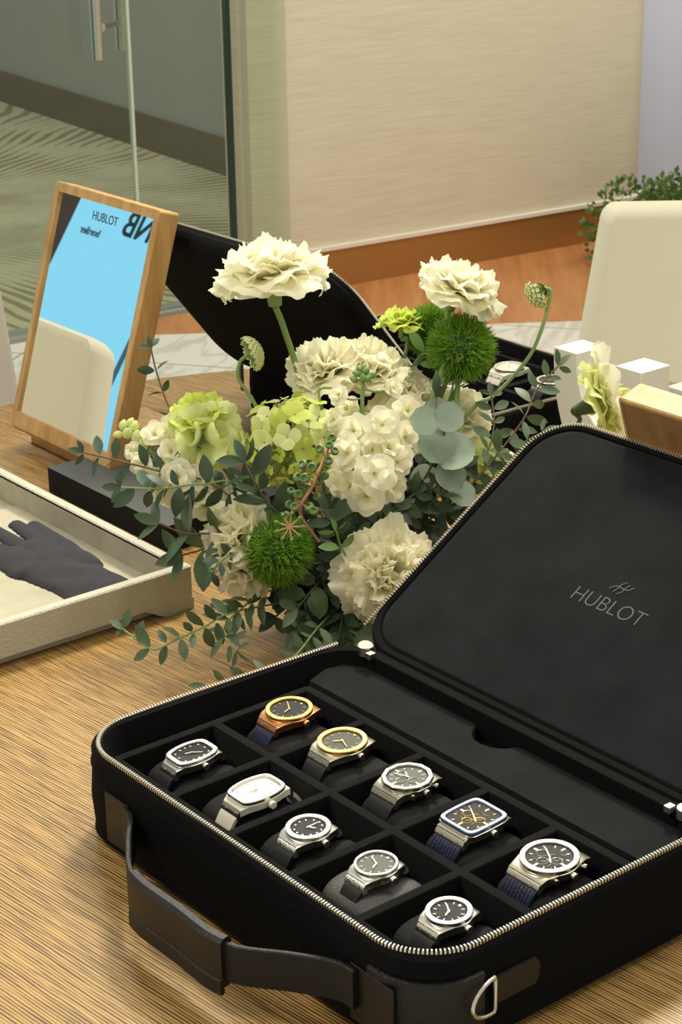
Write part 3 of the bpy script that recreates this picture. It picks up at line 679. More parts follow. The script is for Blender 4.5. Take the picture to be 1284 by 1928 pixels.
watch('rose gold watch with midnight dial and blue strap in the back row', .033, .156, WZ, 'round', .0213, .0213, M_gold, M_rose, M_dialn, M_navy, 'bars', M_gold, bezw=.2, hands=(160, 300))
watch('titanium watch with yellow gold bezel and brown-grey dial', .110, .154, WZ, 'round', .0220, .0220, M_gold, M_brushed, M_dialg, M_rubber, 'bars', M_gold, bezw=.22, hands=(215, 110))
watch('grey many-sided chronograph with angular case on black strap', .194, .155, WZ, 'facet', .0212, .0212, M_grey, M_grey, M_dialg, M_rubber, 'blocks', bezw=.2, pushers=1, screws=0, hands=(300, 250), lugw=.72)
watch('square blue crystal chronograph with open-worked dial and navy strap', .277, .153, WZ, 'square', .0205, .0215, M_bluecrystal, M_brushed, M_dialb, M_navy, 'skel', M_gold, bezw=.17, pushers=0, screws=0, hands=(120, 300), lugw=.8, ribs=True)
watch('large steel open-worked chronograph with navy ribbed strap, nearest the right edge', .359, .156, WZ, 'round', .0232, .0232, M_brushed, M_brushed, M_dialb, M_navy, 'skel', M_steel, bezw=.21, pushers=1, hands=(130, 300), lugw=.74, ribs=True)
# the far case
for k, (i, j, args) in enumerate([
    (1, 0, dict(label='white steel watch in the far case beside the green flower stalk', kind='round', a=.0215, b=.0215, bez=M_steel, body=M_white, dial=M_dialw, strap=M_white, marks='fine', mm=M_steel)),
    (2, 0, dict(label='dark steel watch in the far case just right of the green ball', kind='round', a=.019, b=.019, bez=M_steel, dial=M_dialb)),
    (1, 1, dict(label='steel watch in the far case half hidden below the green ball', kind='round', a=.019, b=.019, bez=M_pave, dial=M_dialg)),
    (0, 0, dict(label='steel watch in the far case partly behind the white curved block', kind='round', a=.020, b=.020, bez=M_steel, dial=M_dialb))]):
    x = -.464 - cxs[i]; y = 1.052 - (.045, .152)[j]
    cushion(x, y, 'black cushion in the far case under the ' + ['white steel watch', 'dark steel watch', 'watch half hidden below the green ball', 'watch behind the white curved block'][k], group='black cushions in the far case')
    watch(x=x, y=y, z=WZ, rot=PI, tilt=2, **args)

# ------------------------------------------------------------------ table mirrors
def mirror(label, origin, rz, lettered=True, zb=.05, h_=.297):
    t = thing('table_mirror', label, 'mirror', origin, (0, 0, rz))
    tl = math.radians(17.1); c, s = math.cos(tl), math.sin(tl)
    ML = np.eye(4); ML[:3, 0] = (1, 0, 0); ML[:3, 1] = (0, s, c); ML[:3, 2] = (0, -c, s); ML[:3, 3] = (0, 0, zb)
    w_ = .222
    fo = rrect(-.0105, w_ + .0105, -.026, h_ + .0125, .004, 3); fi = rrect(0, w_, 0, h_, .0005, 3)
    mb = MB(); L = []
    rb = rrect(-.0105, w_ + .0105, -.026, h_ + .0125, .004, 3)
    def low(P, k): P = P.copy(); m = P[:, 1] < -.012; P[m, 1] += k; return P
    loops(mb, [z3(fi, -.004), z3(fi, .0035), z3(rrect(-.0095, w_ + .0095, -.014, h_ + .0115, .004, 3), .0035), z3(low(fo, .006), .0025), z3(low(fo, .0015), -.003), z3(fo, -.010), z3(fo, -.0255), z3(rrect(-.009, w_ + .009, -.024, h_ + .011, .004, 3), -.027), z3(rrect(.0, w_, 0, h_, .004, 3), -.027)], cap=False)
    mb.build('frame', M_oak, t, M=ML)
    mb = MB(); slab(mb, -.006, w_ + .006, -.014, h_ + .009, -.0278, -.0045, .001, .0005); mb.build('backing', M_oakshade, t, M=ML)
    mb = MB(); slab(mb, 0, w_, 0, h_, -.0042, .0, .0004, .0003); gl = mb.build('looking_glass', M_mirror, t, M=ML)
    mb = MB(); slab(mb, -.0095, w_ + .0095, .018, .205, 0.0, .010, .006, .002); slab(mb, .004, w_ - .004, .040, .070, .008, zb + .008, .004, .002); mb.build('foot', M_oak, t)
    if lettered:
        text_mesh('printed_name', 'HUBLOT', .0165, M_letter, gl, ML @ axisM((w_ / 2 + .002, .2745, .0001), (0, 0, 1)), .0001, 'CENTER', .92)
    return t
mirror('oak-framed table mirror at the left reflecting a cyan board and a chair', (-.943, .448, 0), 0)
P = atz(1188, 727, .303)
mirror('back of an oak table mirror at the right edge, behind the case lid', (P[0] + .0105 + .222, P[1] + .092, 0), PI, False, .028, .276)

# ------------------------------------------------------------------ tray, glove, black box, blocks
t = thing('display_tray', 'beige leather tray with suede lining at the left, holding a glove', 'tray', (-.575, .135, 0))
TX0, TX1, TY0, TY1 = -.235, .222, -.185, .184
mb = MB()
def TO(i): return rrect(TX0 + i, TX1 - i, TY0 + i, TY1 - i, .004, 4)
loops(mb, [z3(TO(.013), .0125), z3(TO(.0), .0125), z3(TO(0), .0485), z3(TO(.0015), .050), z3(TO(.0115), .050), z3(TO(.013), .0485)], cap=False); mb.build('wall_frame', M_trayl, t)
mb = MB()
loops(mb, [z3(TO(.0131), .046), z3(TO(.0142), .046), z3(TO(.0142), .0175), z3(TO(.0131), .0165)], cap=False); mb.build('inner_lining', mat('tray_lining_wall', hexc(168, 160, 138), .95, noise=.12, nscale=30), t)
mb = MB(); slab(mb, TX0 + .0135, TX1 - .0135, TY0 + .0135, TY1 - .0135, .010, .017, .003, .001); slab(mb, TX0 + .10, TX1 - .014, TY0 + .11, TY1 - .014, .0165, .0195, .002, .001)
mb.build('suede_floor', M_trays, t)
mb = MB(); slab(mb, TX0 + .012, TX1 - .012, TY0 + .012, TY1 - .012, .0005, .0128, .003, .001); mb.build('recessed_base', M_trayl, t)
for sx in (0, 1):
    for sy in (0, 1):
        mb = MB(); xc = TX1 if sx else TX0; yc = TY1 if sy else TY0; dx = -1 if sx else 1; dy = -1 if sy else 1
        # foot: a short wall under the corner whose ends sweep up in an arch
        def leg(ax):
            Pf = [(0, 0), (.038, 0), (.046, .0035), (.054, .0085), (.062, .0122), (.066, .0127), (0, .0127)]
            A = []; B = []
            for u, z in Pf:
                if ax == 1: u = max(u, .00501)
                if ax == 0: A.append((xc, yc + dy * u, z)); B.append((xc + dx * .005, yc + dy * u, z))
                else: A.append((xc + dx * u, yc, z)); B.append((xc + dx * u, yc + dy * .005, z))
            loops(mb, [A, B])
        leg(0); leg(1); mb.build('corner_foot', M_trayl, t, smooth=False)
# glove: a height field over joined capsules
def glove():
    z = .020
    def w_(px, py): p = atz(px, py, z + .006); return p[:2]
    segs = []
    def cap(a, b, ra, rb): segs.append((np.array(a), np.array(b), ra, rb))
    wr0 = np.array([-.392, .243]); pal = np.array([-.520, .236])
    cap(wr0, (-.45, .240), .040, .037); cap((-.45, .240), pal, .037, .043)
    cap((-.52, .252), (-.565, .252), .030, .026); cap((-.52, .218), (-.565, .215), .030, .024)
    cap((-.49, .265), (-.575, .279), .020, .0125); cap((-.575, .279), (-.635, .2865), .0125, .008)      # thumb
    for k, (y0, dy, ln) in enumerate(((.262, .012, .085), (.240, .004, .098), (.219, -.008, .092), (.202, -.022, .072))):
        cap((-.565, y0), (-.565 - ln * .55, y0 + dy * .5), .0115, .0102); cap((-.565 - ln * .55, y0 + dy * .5), (-.565 - ln, y0 + dy * .8), .0102, .0085)
    X = np.arange(-.70, -.370, .0016); Y = np.arange(.145, .303, .0016); gx, gy = np.meshgrid(X, Y, indexing='ij'); Pq = np.stack([gx, gy], -1)
    D = []; 
    for a, b, ra, rb in segs:
        ab = b - a; tt = np.clip(((Pq - a) @ ab) / (ab @ ab), 0, 1); q = a + tt[..., None] * ab; d = np.linalg.norm(Pq - q, axis=-1); r = ra + (rb - ra) * tt
        D.append(np.sqrt(np.clip(1 - (d / r) ** 2, 0, 1)) * np.minimum(r * .55, .0095) - np.clip(d / r - 1, 0, .12) * .012)
    H = np.max(D, axis=0)
    Hs = H.copy()
    for _ in range(2): Hs[1:-1, 1:-1] = (Hs[1:-1, 1:-1] * 2 + Hs[2:, 1:-1] + Hs[:-2, 1:-1] + Hs[1:-1, 2:] + Hs[1:-1, :-2]) / 6
    palm = np.clip((gx + .58) / .03, 0, 1)
    folds = .0007 * np.sin(gy * 150 + gx * 60 + 2 * np.sin(gx * 60)) * palm + .0005 * np.sin(gx * 110 - gy * 90) * palm
    Hs = np.where(Hs > .001, Hs + folds * np.clip(Hs / .006, 0, 1), Hs)
    keep = Hs > -.0008; idx = -np.ones(H.shape, int); V = []; F = []
    for i in range(H.shape[0]):
        for j in range(H.shape[1]):
            if keep[i, j] and gx[i, j] < -.3925 + .016 * 0 - .0: idx[i, j] = len(V); V.append((gx[i, j], gy[i, j], z + Hs[i, j]))
    for i in range(H.shape[0] - 1):
        for j in range(H.shape[1] - 1):
            q = (idx[i, j], idx[i + 1, j], idx[i + 1, j + 1], idx[i, j + 1])
            if min(q) >= 0: F.append(q)
    mb = MB(); mb.add(V, F); o = mb.build('glove', M_glove); md = o.modifiers.new('thick', 'SOLIDIFY'); md.thickness = .0008; md.offset = 1
    tag(o, 'dark grey cloth glove lying flat in the beige tray', 'glove')
    o2 = MB(); P = smooth_curve([(-.395, .205, z + .011), (-.45, .207, z + .0115), (-.5, .202, z + .0115)], 10); 
glove()
mb = MB(); slab(mb, -.768, -.50, .385, .560, .0005, .034, .002, .0012); t = mb.build('flat_box', [M_boxsheen, M_boxshade], smooth=True)
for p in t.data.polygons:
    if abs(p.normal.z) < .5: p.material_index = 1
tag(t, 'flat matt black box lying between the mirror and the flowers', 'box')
# white curved display block
mb = MB(); L_ = [(-.396, .170), (-.396, .150)]
L_ = [(-.356, .170), (-.396, .170)]
L_ += [(-.396 + .105 * (1 - math.cos(a)), .160 - .160 * math.sin(a)) for a in np.linspace(.05, 1.45, 18)]
L_ += [(-.290, 0), (-.248, 0), (-.248, .170), (-.290, .170), (-.290, .080)]
L_ += [(-.356 + .075 * (1 - math.cos(a)), .160 - .088 * math.sin(a)) for a in np.linspace(1.35, .0, 14)]
L_ = np.array(L_)
o = None
mb = MB(); n_ = len(L_); V = [(p[0], .903, p[1]) for p in L_] + [(p[0], .953, p[1]) for p in L_]
mb.add(V, [tuple(range(n_)), tuple(range(n_, 2 * n_))[::-1]] + [(i, (i + 1) % n_, n_ + (i + 1) % n_, n_ + i) for i in range(n_)])
o = mb.build('display_block', M_blockw); md = o.modifiers.new('bevel', 'BEVEL'); md.width = .001; md.segments = 2; md.limit_method = 'ANGLE'
tag(o, 'white U-shaped display block with one curved arm behind the case lid', 'display block')
p = atz(1276, 728, .035); mb = MB(); slab(mb, p[0] - .012, p[0] + .14, p[1] - .01, p[1] + .05, .0005, .035, .002, .001); o = mb.build('white_box', M_blockw); tag(o, 'small white box at the far right table edge, mostly out of view', 'box')

# ------------------------------------------------------------------ flowers
C0 = np.array([-.225, .43, .075])      # mouth of the container
NR = np.random.RandomState(11)
def petal(mb, az, phi0, L, W, curl, ruf, cup, seed, nu=7, nv=6, k=5, tip=.5, off=0., zoff=0.):
    r_ = np.random.RandomState(seed); u = np.linspace(-1, 1, nu); v = np.linspace(0, 1, nv)
    ph = phi0 + curl * v ** 1.3; dl = L / (nv - 1); rr_ = off + np.r_[0, np.cumsum(np.sin(ph[:-1]) * dl)]; zz = zoff + np.r_[0, np.cumsum(np.cos(ph[:-1]) * dl)]
    wv = W * (v ** tip) * (1 - .34 * v ** 7) + .04 * W
    U, V = np.meshgrid(u, v); A = r_.uniform(0, 6.28, 3)
    rf = ruf * V ** 2.2 * (.9 * np.sin(.5 * k * U + A[0]) + .32 * V ** 2 * np.sin(1.2 * k * U + A[1])) + cup * U ** 2 * L * (.3 + .7 * V)
    ed = 1 - .26 * np.abs(U) ** 3 * V + (.022 * np.sin(2.1 * k * U + A[2]) + .018 * np.sin(3.7 * k * U + A[1])) * V ** 6 * (k > 4)
    Rr = rr_[:, None] + 0 * U; Zz = zz[:, None] + 0 * U
    # shrink length towards sides
    base_r, base_z = off, zoff
    Rr = base_r + (Rr - base_r) * ed; Zz = base_z + (Zz - base_z) * ed
    PH = ph[:, None]; Rr = Rr - rf * np.cos(PH); Zz = Zz + rf * np.sin(PH); X = U * wv[:, None]
    c, s = math.cos(az), math.sin(az)
    P = np.stack([Rr * c - X * s, Rr * s + X * c, Zz], -1).reshape(-1, 3)
    mb.add(P, [(j * nu + i, j * nu + i + 1, (j + 1) * nu + i + 1, (j + 1) * nu + i) for j in range(nv - 1) for i in range(nu - 1)])
def bloom(R, n=42, seed=1, flat=1.0, open_=1.0, wid=.62, ruf=.13, k=6):
    """ruffled many-petalled bloom, base at the origin, opening along +z; radius R"""
    mb = MB(); r_ = np.random.RandomState(seed)
    for i in range(n):
        f = (i + .5) / n
        phi = (.02 + 1.12 * f ** .75) * open_; L = R * (.80 + .26 * f) * (1 + .08 * r_.normal()); 
        petal(mb, i * 2.39996 + r_.uniform(-.25, .25), phi, L, R * wid * 1.25 * (.45 + .55 * f) , (.35 + .55 * f) * open_, R * ruf, -.10 + .1 * r_.uniform(), seed * 100 + i, 19, 8, k + 2, .75, R * .03, 0)
    return mb
def curve_stem(P0, dirv, end, sag=.0):
    P0 = np.array(P0, float); d = np.array(dirv, float); d /= np.linalg.norm(d); end = np.array(end, float); D = np.linalg.norm(end - P0)
    t_ = np.linspace(0, 1, 14)[:, None]; A = P0; B = P0 + d * D * .4; C = end + np.array([0, 0, .03]); E_ = end
    return (1 - t_) ** 3 * A + 3 * (1 - t_) ** 2 * t_ * B + 3 * (1 - t_) * t_ ** 2 * C + t_ ** 3 * E_
def inbowl(): a = NR.uniform(0, 2 * PI); r = NR.uniform(0, .03); return C0 + np.array([r * math.cos(a), r * math.sin(a), -.045])
VIEW = -FWD
def direction(sx, sy, fz):
    """direction from how it points in the photo: right, up, towards us"""
    d = RIGHT * sx + UP * sy - FWD * fz; return d / np.linalg.norm(d)
def flower(name, label, px, py, d, R, axis, m, seed, n=42, stem_pts=None, kind='carnation', rs=.0019, m_stem=None, cat='flower', **kw):
    c = at(px, py, d); ax_ = direction(*axis); base = c - ax_ * R * .42
    t = thing(name, label, cat, tuple(base))
    mb = bloom(R, n, seed, **kw); Mx = axisM((0, 0, 0), ax_, seed); mb.build('petals', m, t, M=Mx)
    cm = MB(); lathe(cm, [(.0015, -.42 * R), (.10 * R + .001, -.38 * R), (.15 * R, -.1 * R), (.2 * R, .08 * R), (.12 * R, .1 * R)], 14, True)
    for k in range(5):
        petal(cm, k * 2 * PI / 5, .25, R * .5, R * .09, .5, 0, .1, k, 3, 5, 1, .3, R * .12, -.1 * R)
    cm.build('calyx', m_stem or M_stem, t, M=Mx)
    b0 = base - ax_ * R * .40
    if stem_pts: P = smooth_curve([b0] + [at(*q) for q in stem_pts] + [inbowl()], 30)
    else: P = curve_stem(b0, -ax_, inbowl())
    sm = MB(); tube(sm, P - base, rs, 8); sm.build('stem', m_stem or M_stem, t)
    return t
flower('lisianthus', 'large white ruffled flower on a tall stem, upper left above the bouquet', 508, 490, -.02, .060, (-.12, 1, .10), M_petalw, 3, 52, [(535, 620, 0), (572, 745, .01)], rs=.0034, wid=.55, open_=1.22, ruf=.12)
flower('lisianthus', 'large white ruffled flower at the upper right, above the green bristly balls', 875, 525, .02, .048, (.45, .85, .35), M_petalw, 4, 46, [(838, 640, .02), (812, 755, .02)], rs=.0034, wid=.6, open_=1.15, ruf=.13)
flower('carnation', 'small lime green carnation left of the green bristly balls', 757, 598, .06, .0275, (0, 1, .2), M_petall, 5, 34, [(760, 680, .05)], rs=.0022, wid=.6, open_=1.1)
flower('carnation', 'lime green carnation on the left with drooping pale lower petals', 374, 775, -.03, .034, (-.1, .9, .55), M_petall, 6, 46, None, rs=.0022, open_=.8, wid=.6)
flower('lisianthus', 'open pale lime flower below the lime green carnation', 388, 830, -.05, .043, (.3, -.1, 1), M_petalp, 7, 12, None, open_=1.25, wid=.75, ruf=.12, k=4)
flower('carnation', 'full white carnation in the middle, left one of the joined pair', 612, 682, .01, .046, (-.3, .9, .6), M_petalw, 8, 50, None, ruf=.13)
flower('carnation', 'full white carnation in the middle, right one of the joined pair', 698, 682, .02, .045, (.2, .9, .6), M_petalw, 9, 50, None, ruf=.13)
flower('carnation', 'white carnation just right of the middle pair', 772, 738, .03, .033, (.2, .7, .8), M_petalw, 10, 40, None)
flower('lisianthus', 'cream white open rose-like bloom above the round silver leaves', 752, 795, .0, .041, (.1, .4, 1), M_petalc, 12, 30, None, ruf=.08, k=4)
flower('lisianthus', 'cream bloom half hidden behind the silver leaves on the right', 868, 780, .05, .038, (.2, .5, .9), M_petalw, 13, 30, None, ruf=.08, k=4)
flower('lisianthus', 'small cream and yellow bloom beside the lid edge, under the right sprigs', 925, 872, .03, .032, (.2, .3, 1), M_petalp, 14, 24, None, ruf=.1)
flower('carnation', 'large cream carnation low on the right against the case lid', 738, 1075, -.10, .054, (.25, .28, 1), M_petalc, 15, 62, None, ruf=.13, wid=.5, k=7)
flower('carnation', 'white ruffled bloom tucked below the large cream carnation', 705, 1130, -.09, .040, (-.3, -.6, .8), M_petalw, 16, 24, None, ruf=.12)
flower('carnation', 'cream carnation low on the left beside the lower green bristly ball', 428, 1003, -.075, .043, (-.8, .3, .6), M_petalc, 17, 44, None, ruf=.15)
flower('carnation', 'white bloom hanging below the low left cream carnation', 450, 1092, -.075, .036, (-.3, -.8, .5), M_petalw, 18, 20, None, ruf=.12)
# the lying flower beside the display block
c = at(1155, 745, .03); ax_ = direction(.85, .30, .15)
def side_flower():
    c = at(1160, 745, .10); ax_ = direction(.93, .35, .1); R = .056; base = c - ax_ * R * .45
    t = thing('carnation', 'white and yellow flower on a slanted stem in front of the curved white block', 'flower', tuple(base))
    Mx = axisM((0, 0, 0), ax_, 1.0); bloom(R * .8, 30, 21, ruf=.14, open_=1.2).build('petals', M_petalp, t, M=Mx)
    mb = MB()
    for k in range(9): petal(mb, k * .72, .95, R * 1.25, R * .55, .5, R * .12, 0, 300 + k, 9, 7, 5, .5, R * .05, 0)
    mb.build('outer_petals', M_petalw, t, M=Mx)
    cm = MB(); lathe(cm, [(.002, -.5 * R), (.1 * R, -.45 * R), (.17 * R, -.1 * R), (.2 * R, .1 * R)], 12, True); cm.build('calyx', M_stemd, t, M=Mx)
    P = smooth_curve([base - ax_ * R * .45, at(1090, 795, .10), at(1040, 835, .09), at(960, 900, .06), inbowl()], 24)
    sm = MB(); tube(sm, P - base, .0026, 8); sm.build('stem', M_stemd, t)
side_flower()
# green bristly balls (dianthus)
def bristle(label, px, py, d, R, seed, stems):
    c = at(px, py, d); t = thing('green_trick_dianthus', label, 'flower', tuple(c)); r_ = np.random.RandomState(seed); mb = MB()
    for i in range(2300):
        dd = r_.normal(size=3); dd /= np.linalg.norm(dd); a = dd + r_.normal(size=3) * .32; a /= np.linalg.norm(a)
        L = R * r_.uniform(.34, .46); p = dd * R * .62; b = np.cross(a, r_.normal(size=3)); b /= np.linalg.norm(b); w_ = R * .014 + .0002
        q = p + a * L * .55 + r_.normal(size=3) * .0006; e_ = p + a * L + r_.normal(size=3) * .0012
        mb.add([p - b * w_, p + b * w_, q + b * w_ * .9, q - b * w_ * .9, e_], [(0, 1, 2, 3), (3, 2, 4)])
    mb.build('bristles', M_moss, t)
    cm = MB(); lathe(cm, [(.0001, -R * .66)] + [(R * .66 * math.sin(a), -R * .66 * math.cos(a)) for a in np.linspace(.2, 2.9, 10)] + [(.0001, R * .66)], 20, True); cm.build('core', M_stemd, t)
    P = smooth_curve([np.zeros(3)] + [at(*q) - c for q in stems] + [inbowl() - c], 24); sm = MB(); tube(sm, P, .0030, 8); sm.build('stem', M_stem, t)
bristle('bristly green ball flower at the right, the larger upper one', 868, 655, .03, .040, 31, [(860, 745, .03), (850, 860, .02)])
bristle('bristly green ball flower half behind the larger upper one', 808, 622, .07, .031, 32, [(832, 740, .05)])
bristle('bristly green ball flower low in the middle of the bouquet', 521, 1036, -.09, .040, 33, [(560, 1080, -.06)])
# hydrangea
def floret(mb, c, nrm_, s, seed, n=4, w_=.62, cup=.25, lift=1.15, ruf=.05):
    r_ = np.random.RandomState(seed); tmp = MB()
    for k in range(n): petal(tmp, k * 2 * PI / n + .2 * r_.normal(), lift + .1 * r_.normal(), s, s * w_, .45, s * ruf, -.02, seed * 7 + k, 7, 5, 4, .45, s * .03, 0)
    V = np.concatenate(tmp.v); M = axisM(c, nrm_, r_.uniform(0, 6)); mb.add(V @ M[:3, :3].T + M[:3, 3], tmp.f)
def hydrangea():
    c = at(553, 850, -.03); t = thing('hydrangea', 'lime and white hydrangea head left of centre', 'flower', tuple(c)); R = .047
    parts = [(M_petall, 'florets', 0), (M_petalp, 'pale_florets', 1)]
    bms = [MB(), MB()]; cen = MB(); N_ = 74
    for i in range(N_):
        zz = 1 - 2 * (i + .5) / N_; ph = i * 2.39996; r = math.sqrt(1 - zz * zz); d = np.array([r * math.cos(ph), r * math.sin(ph), zz])
        if np.dot(d, UP) < -.75: continue
        p = d * R * (1 + .10 * NR.normal()) + UP * R * .1; low_ = np.dot(d, -UP) > .1
        s = .0145 * NR.uniform(.85, 1.15) * (.62 if low_ else 1)
        bq = MB(); floret(bq, p, d + .25 * NR.normal(size=3), s, 500 + i, 4, .60)
        bq.build('floret', M_petall if (low_ or NR.uniform() < .4) else M_petalp, t)
        tube(cen, [d * R * .3, p + d * .001], .0009, 5); lathe2 = d * .0015
    cen.build('floret_stalks', M_stem, t)
    P = curve_stem(np.zeros(3), -UP, inbowl() - c); sm = MB(); tube(sm, P, .003, 8); sm.build('stem', M_stem, t)
hydrangea()
# stock spikes
def stock(label, axis_pts, fl, buds, seed, tip_green=True):
    A = [at(*q) for q in axis_pts]; base = A[0]; t = thing('stock_flower', label, 'flower', tuple(base))
    P = smooth_curve(A + [inbowl()], 30); sm = MB(); tube(sm, P - base, np.linspace(.0018, .0032, len(P)), 8)
    mb = MB(); cen = MB()
    for k, (px, py, d, s, dx, dy) in enumerate(fl):
        c = at(px, py, d); n_ = direction(dx, dy, 1.0)
        mb = MB(); cen = MB(); floret(mb, c - base, n_, s, seed * 50 + k, 5, .66, lift=1.15, ruf=.14); floret(mb, c - base + n_ * .0015, n_, s * .8, seed * 50 + k + 25, 5, .6, lift=.7, ruf=.16)
        for q in range(4): cc = c - base + NR.normal(size=3) * .0014; tube(cen, [c - base - n_ * .001, cc + n_ * .004], .0009, 5)
        fo_ = mb.build('floret', M_petalw, t); cen.build('stamens', M_stamen, fo_)
        j = np.linalg.norm(P - c, axis=1).argmin(); tube(sm, smooth_curve([P[j] - base, (P[j] + c) / 2 - base + UP * -.003, c - base], 6), .0010, 5)
    for (px, py, d, s) in buds:
        bd = MB(); c = at(px, py, d); j = np.linalg.norm(P - c, axis=1).argmin(); dd = c - P[j] + UP * .004; dd /= np.linalg.norm(dd)
        tube(sm, [P[j] - base, c - base], .0009, 5)
        L = [c - base + dd * s * (q - .5) * 1.0 for q in (0, .2, .45, .7, .9, 1.0)]; tube(bd, L, [s * .15, s * .34, s * .4, s * .33, s * .16, s * .05], 8); bd.build('bud', M_stem if tip_green else M_petalp, t)
    sm.build('stem', M_stem, t)
S_ = .021
stock('white stock spike in the centre with green buds at its top', [(685, 700, -.06), (682, 760, -.06), (686, 850, -.06), (680, 950, -.05)],
      [(718, 800, -.10, .020, .1, .1), (640, 745, -.07, .012, -.6, .4), (738, 732, -.06, .012, .8, .3), (632, 790, -.07, .013, -.8, 0), (705, 892, -.12, .023, .1, 0), (655, 855, -.10, .021, -.4, .1), (690, 932, -.10, .021, .0, -.3), (745, 870, -.08, .020, .7, .1), (640, 905, -.08, .018, -.8, -.2), (668, 812, -.08, .019, -.4, .2), (760, 825, -.06, .019, .6, .2), (662, 915, -.09, .018, -.3, -.3), (735, 915, -.08, .019, .7, -.3), (700, 850, -.09, .019, .2, .2), (730, 845, -.09, .018, .5, .3), (655, 770, -.05, .015, -.4, .3), (765, 775, -.03, .018, .4, .4), (790, 800, -.03, .018, .4, .2)],
      [(672, 703, -.06, .010), (690, 697, -.06, .009), (700, 706, -.06, .011), (683, 712, -.065, .010), (676, 694, -.06, .008), (693, 713, -.065, .009), (666, 714, -.06, .010), (686, 690, -.055, .008)], 3)
stock('white stock spike lying out to the left over the black box', [(228, 810, -.03), (262, 835, -.03), (320, 880, -.03), (400, 930, -.03)],
      [(252, 850, -.04, .011, -.6, .4), (268, 872, -.05, .014, -.4, 0), (292, 820, -.04, .016, 0, .6), (300, 905, -.05, .016, -.5, -.3), (322, 852, -.05, .015, .1, .3), (335, 895, -.06, .019, 0, -.1), (345, 940, -.05, .018, -.2, -.5), (368, 905, -.05, .018, .1, 0), (385, 950, -.05, .018, 0, -.5), (330, 800, -.03, .016, .2, .6), (310, 925, -.04, .017, -.3, -.6), (405, 915, -.04, .018, .2, -.1), (360, 870, -.03, .018, 0, .2), (415, 955, -.04, .016, .1, -.4)],
      [(232, 800, -.03, .012), (222, 818, -.03, .011), (240, 815, -.035, .014), (252, 803, -.03, .014), (258, 822, -.035, .016), (246, 795, -.03, .011), (268, 838, -.035, .016), (276, 812, -.03, .014)], 4, False)
# scabiosa pods
def scabiosa(label, px, py, d, axis, R, pts, n=120, flat=.75, span=1.55):
    c = at(px, py, d); ax_ = direction(*axis); t = thing('scabiosa_bud', label, 'flower', tuple(c)); mb = MB(); tp = MB(); Mx = axisM((0, 0, 0), ax_)
    for i in range(n):
        f = (i + .5) / n; th = span * math.sqrt(f); ph = i * 2.39996; dd = np.array([math.sin(th) * math.cos(ph), math.sin(th) * math.sin(ph), math.cos(th) * flat - .25])
        p = dd * R; tube(mb, [np.array([0, 0, -.35 * R]), p * .55, p], [.0005, .0005, .0009], 4)
        floret(tp, p, dd, .0026, 900 + i, 4, .6, lift=1.0)
    mb.build('floret_tubes', M_stem, t, M=Mx); tp.build('florets', M_scab, t, M=Mx)
    P = smooth_curve([-ax_ * R * .3] + [at(*q) - c for q in pts] + [inbowl() - c], 30); sm = MB(); tube(sm, P, .0022, 8); sm.build('stem', M_stem, t)
    cm = MB()
    for k in range(8): petal(cm, k * PI / 4, .9, R * .6, R * .12, .3, 0, 0, k, 3, 4, 1, .4, .001, -.38 * R)
    cm.build('sepals', M_stem, t, M=Mx)
scabiosa('pale green pincushion bud on a hooked stem against the far case lid', 476, 664, .0, (.75, .35, -.15), .0185, [(452, 682, 0), (449, 712, 0), (470, 745, 0), (492, 785, .0)])
scabiosa('pale green umbrella-like bud on a long bent stalk, upper right', 1020, 548, .08, (-.75, -.55, .2), .0200, [(1036, 558, .08), (1003, 660, .07), (935, 740, .06), (862, 800, .03)], 46, 1.15, 1.0)
# hooked bare stem in the middle
c = at(600, 735, -.04); t = thing('flower_stalk', 'thin bare green stalk bent over beside the centre stock spike', 'stem', tuple(c)); mb = MB()
tube(mb, smooth_curve([at(655, 738, -.04) - c, at(615, 730, -.04) - c, at(600, 740, -.04) - c, at(612, 785, -.04) - c, at(626, 830, -.03) - c, inbowl() - c], 24), .0013, 6); mb.build('stem', M_stem, t)
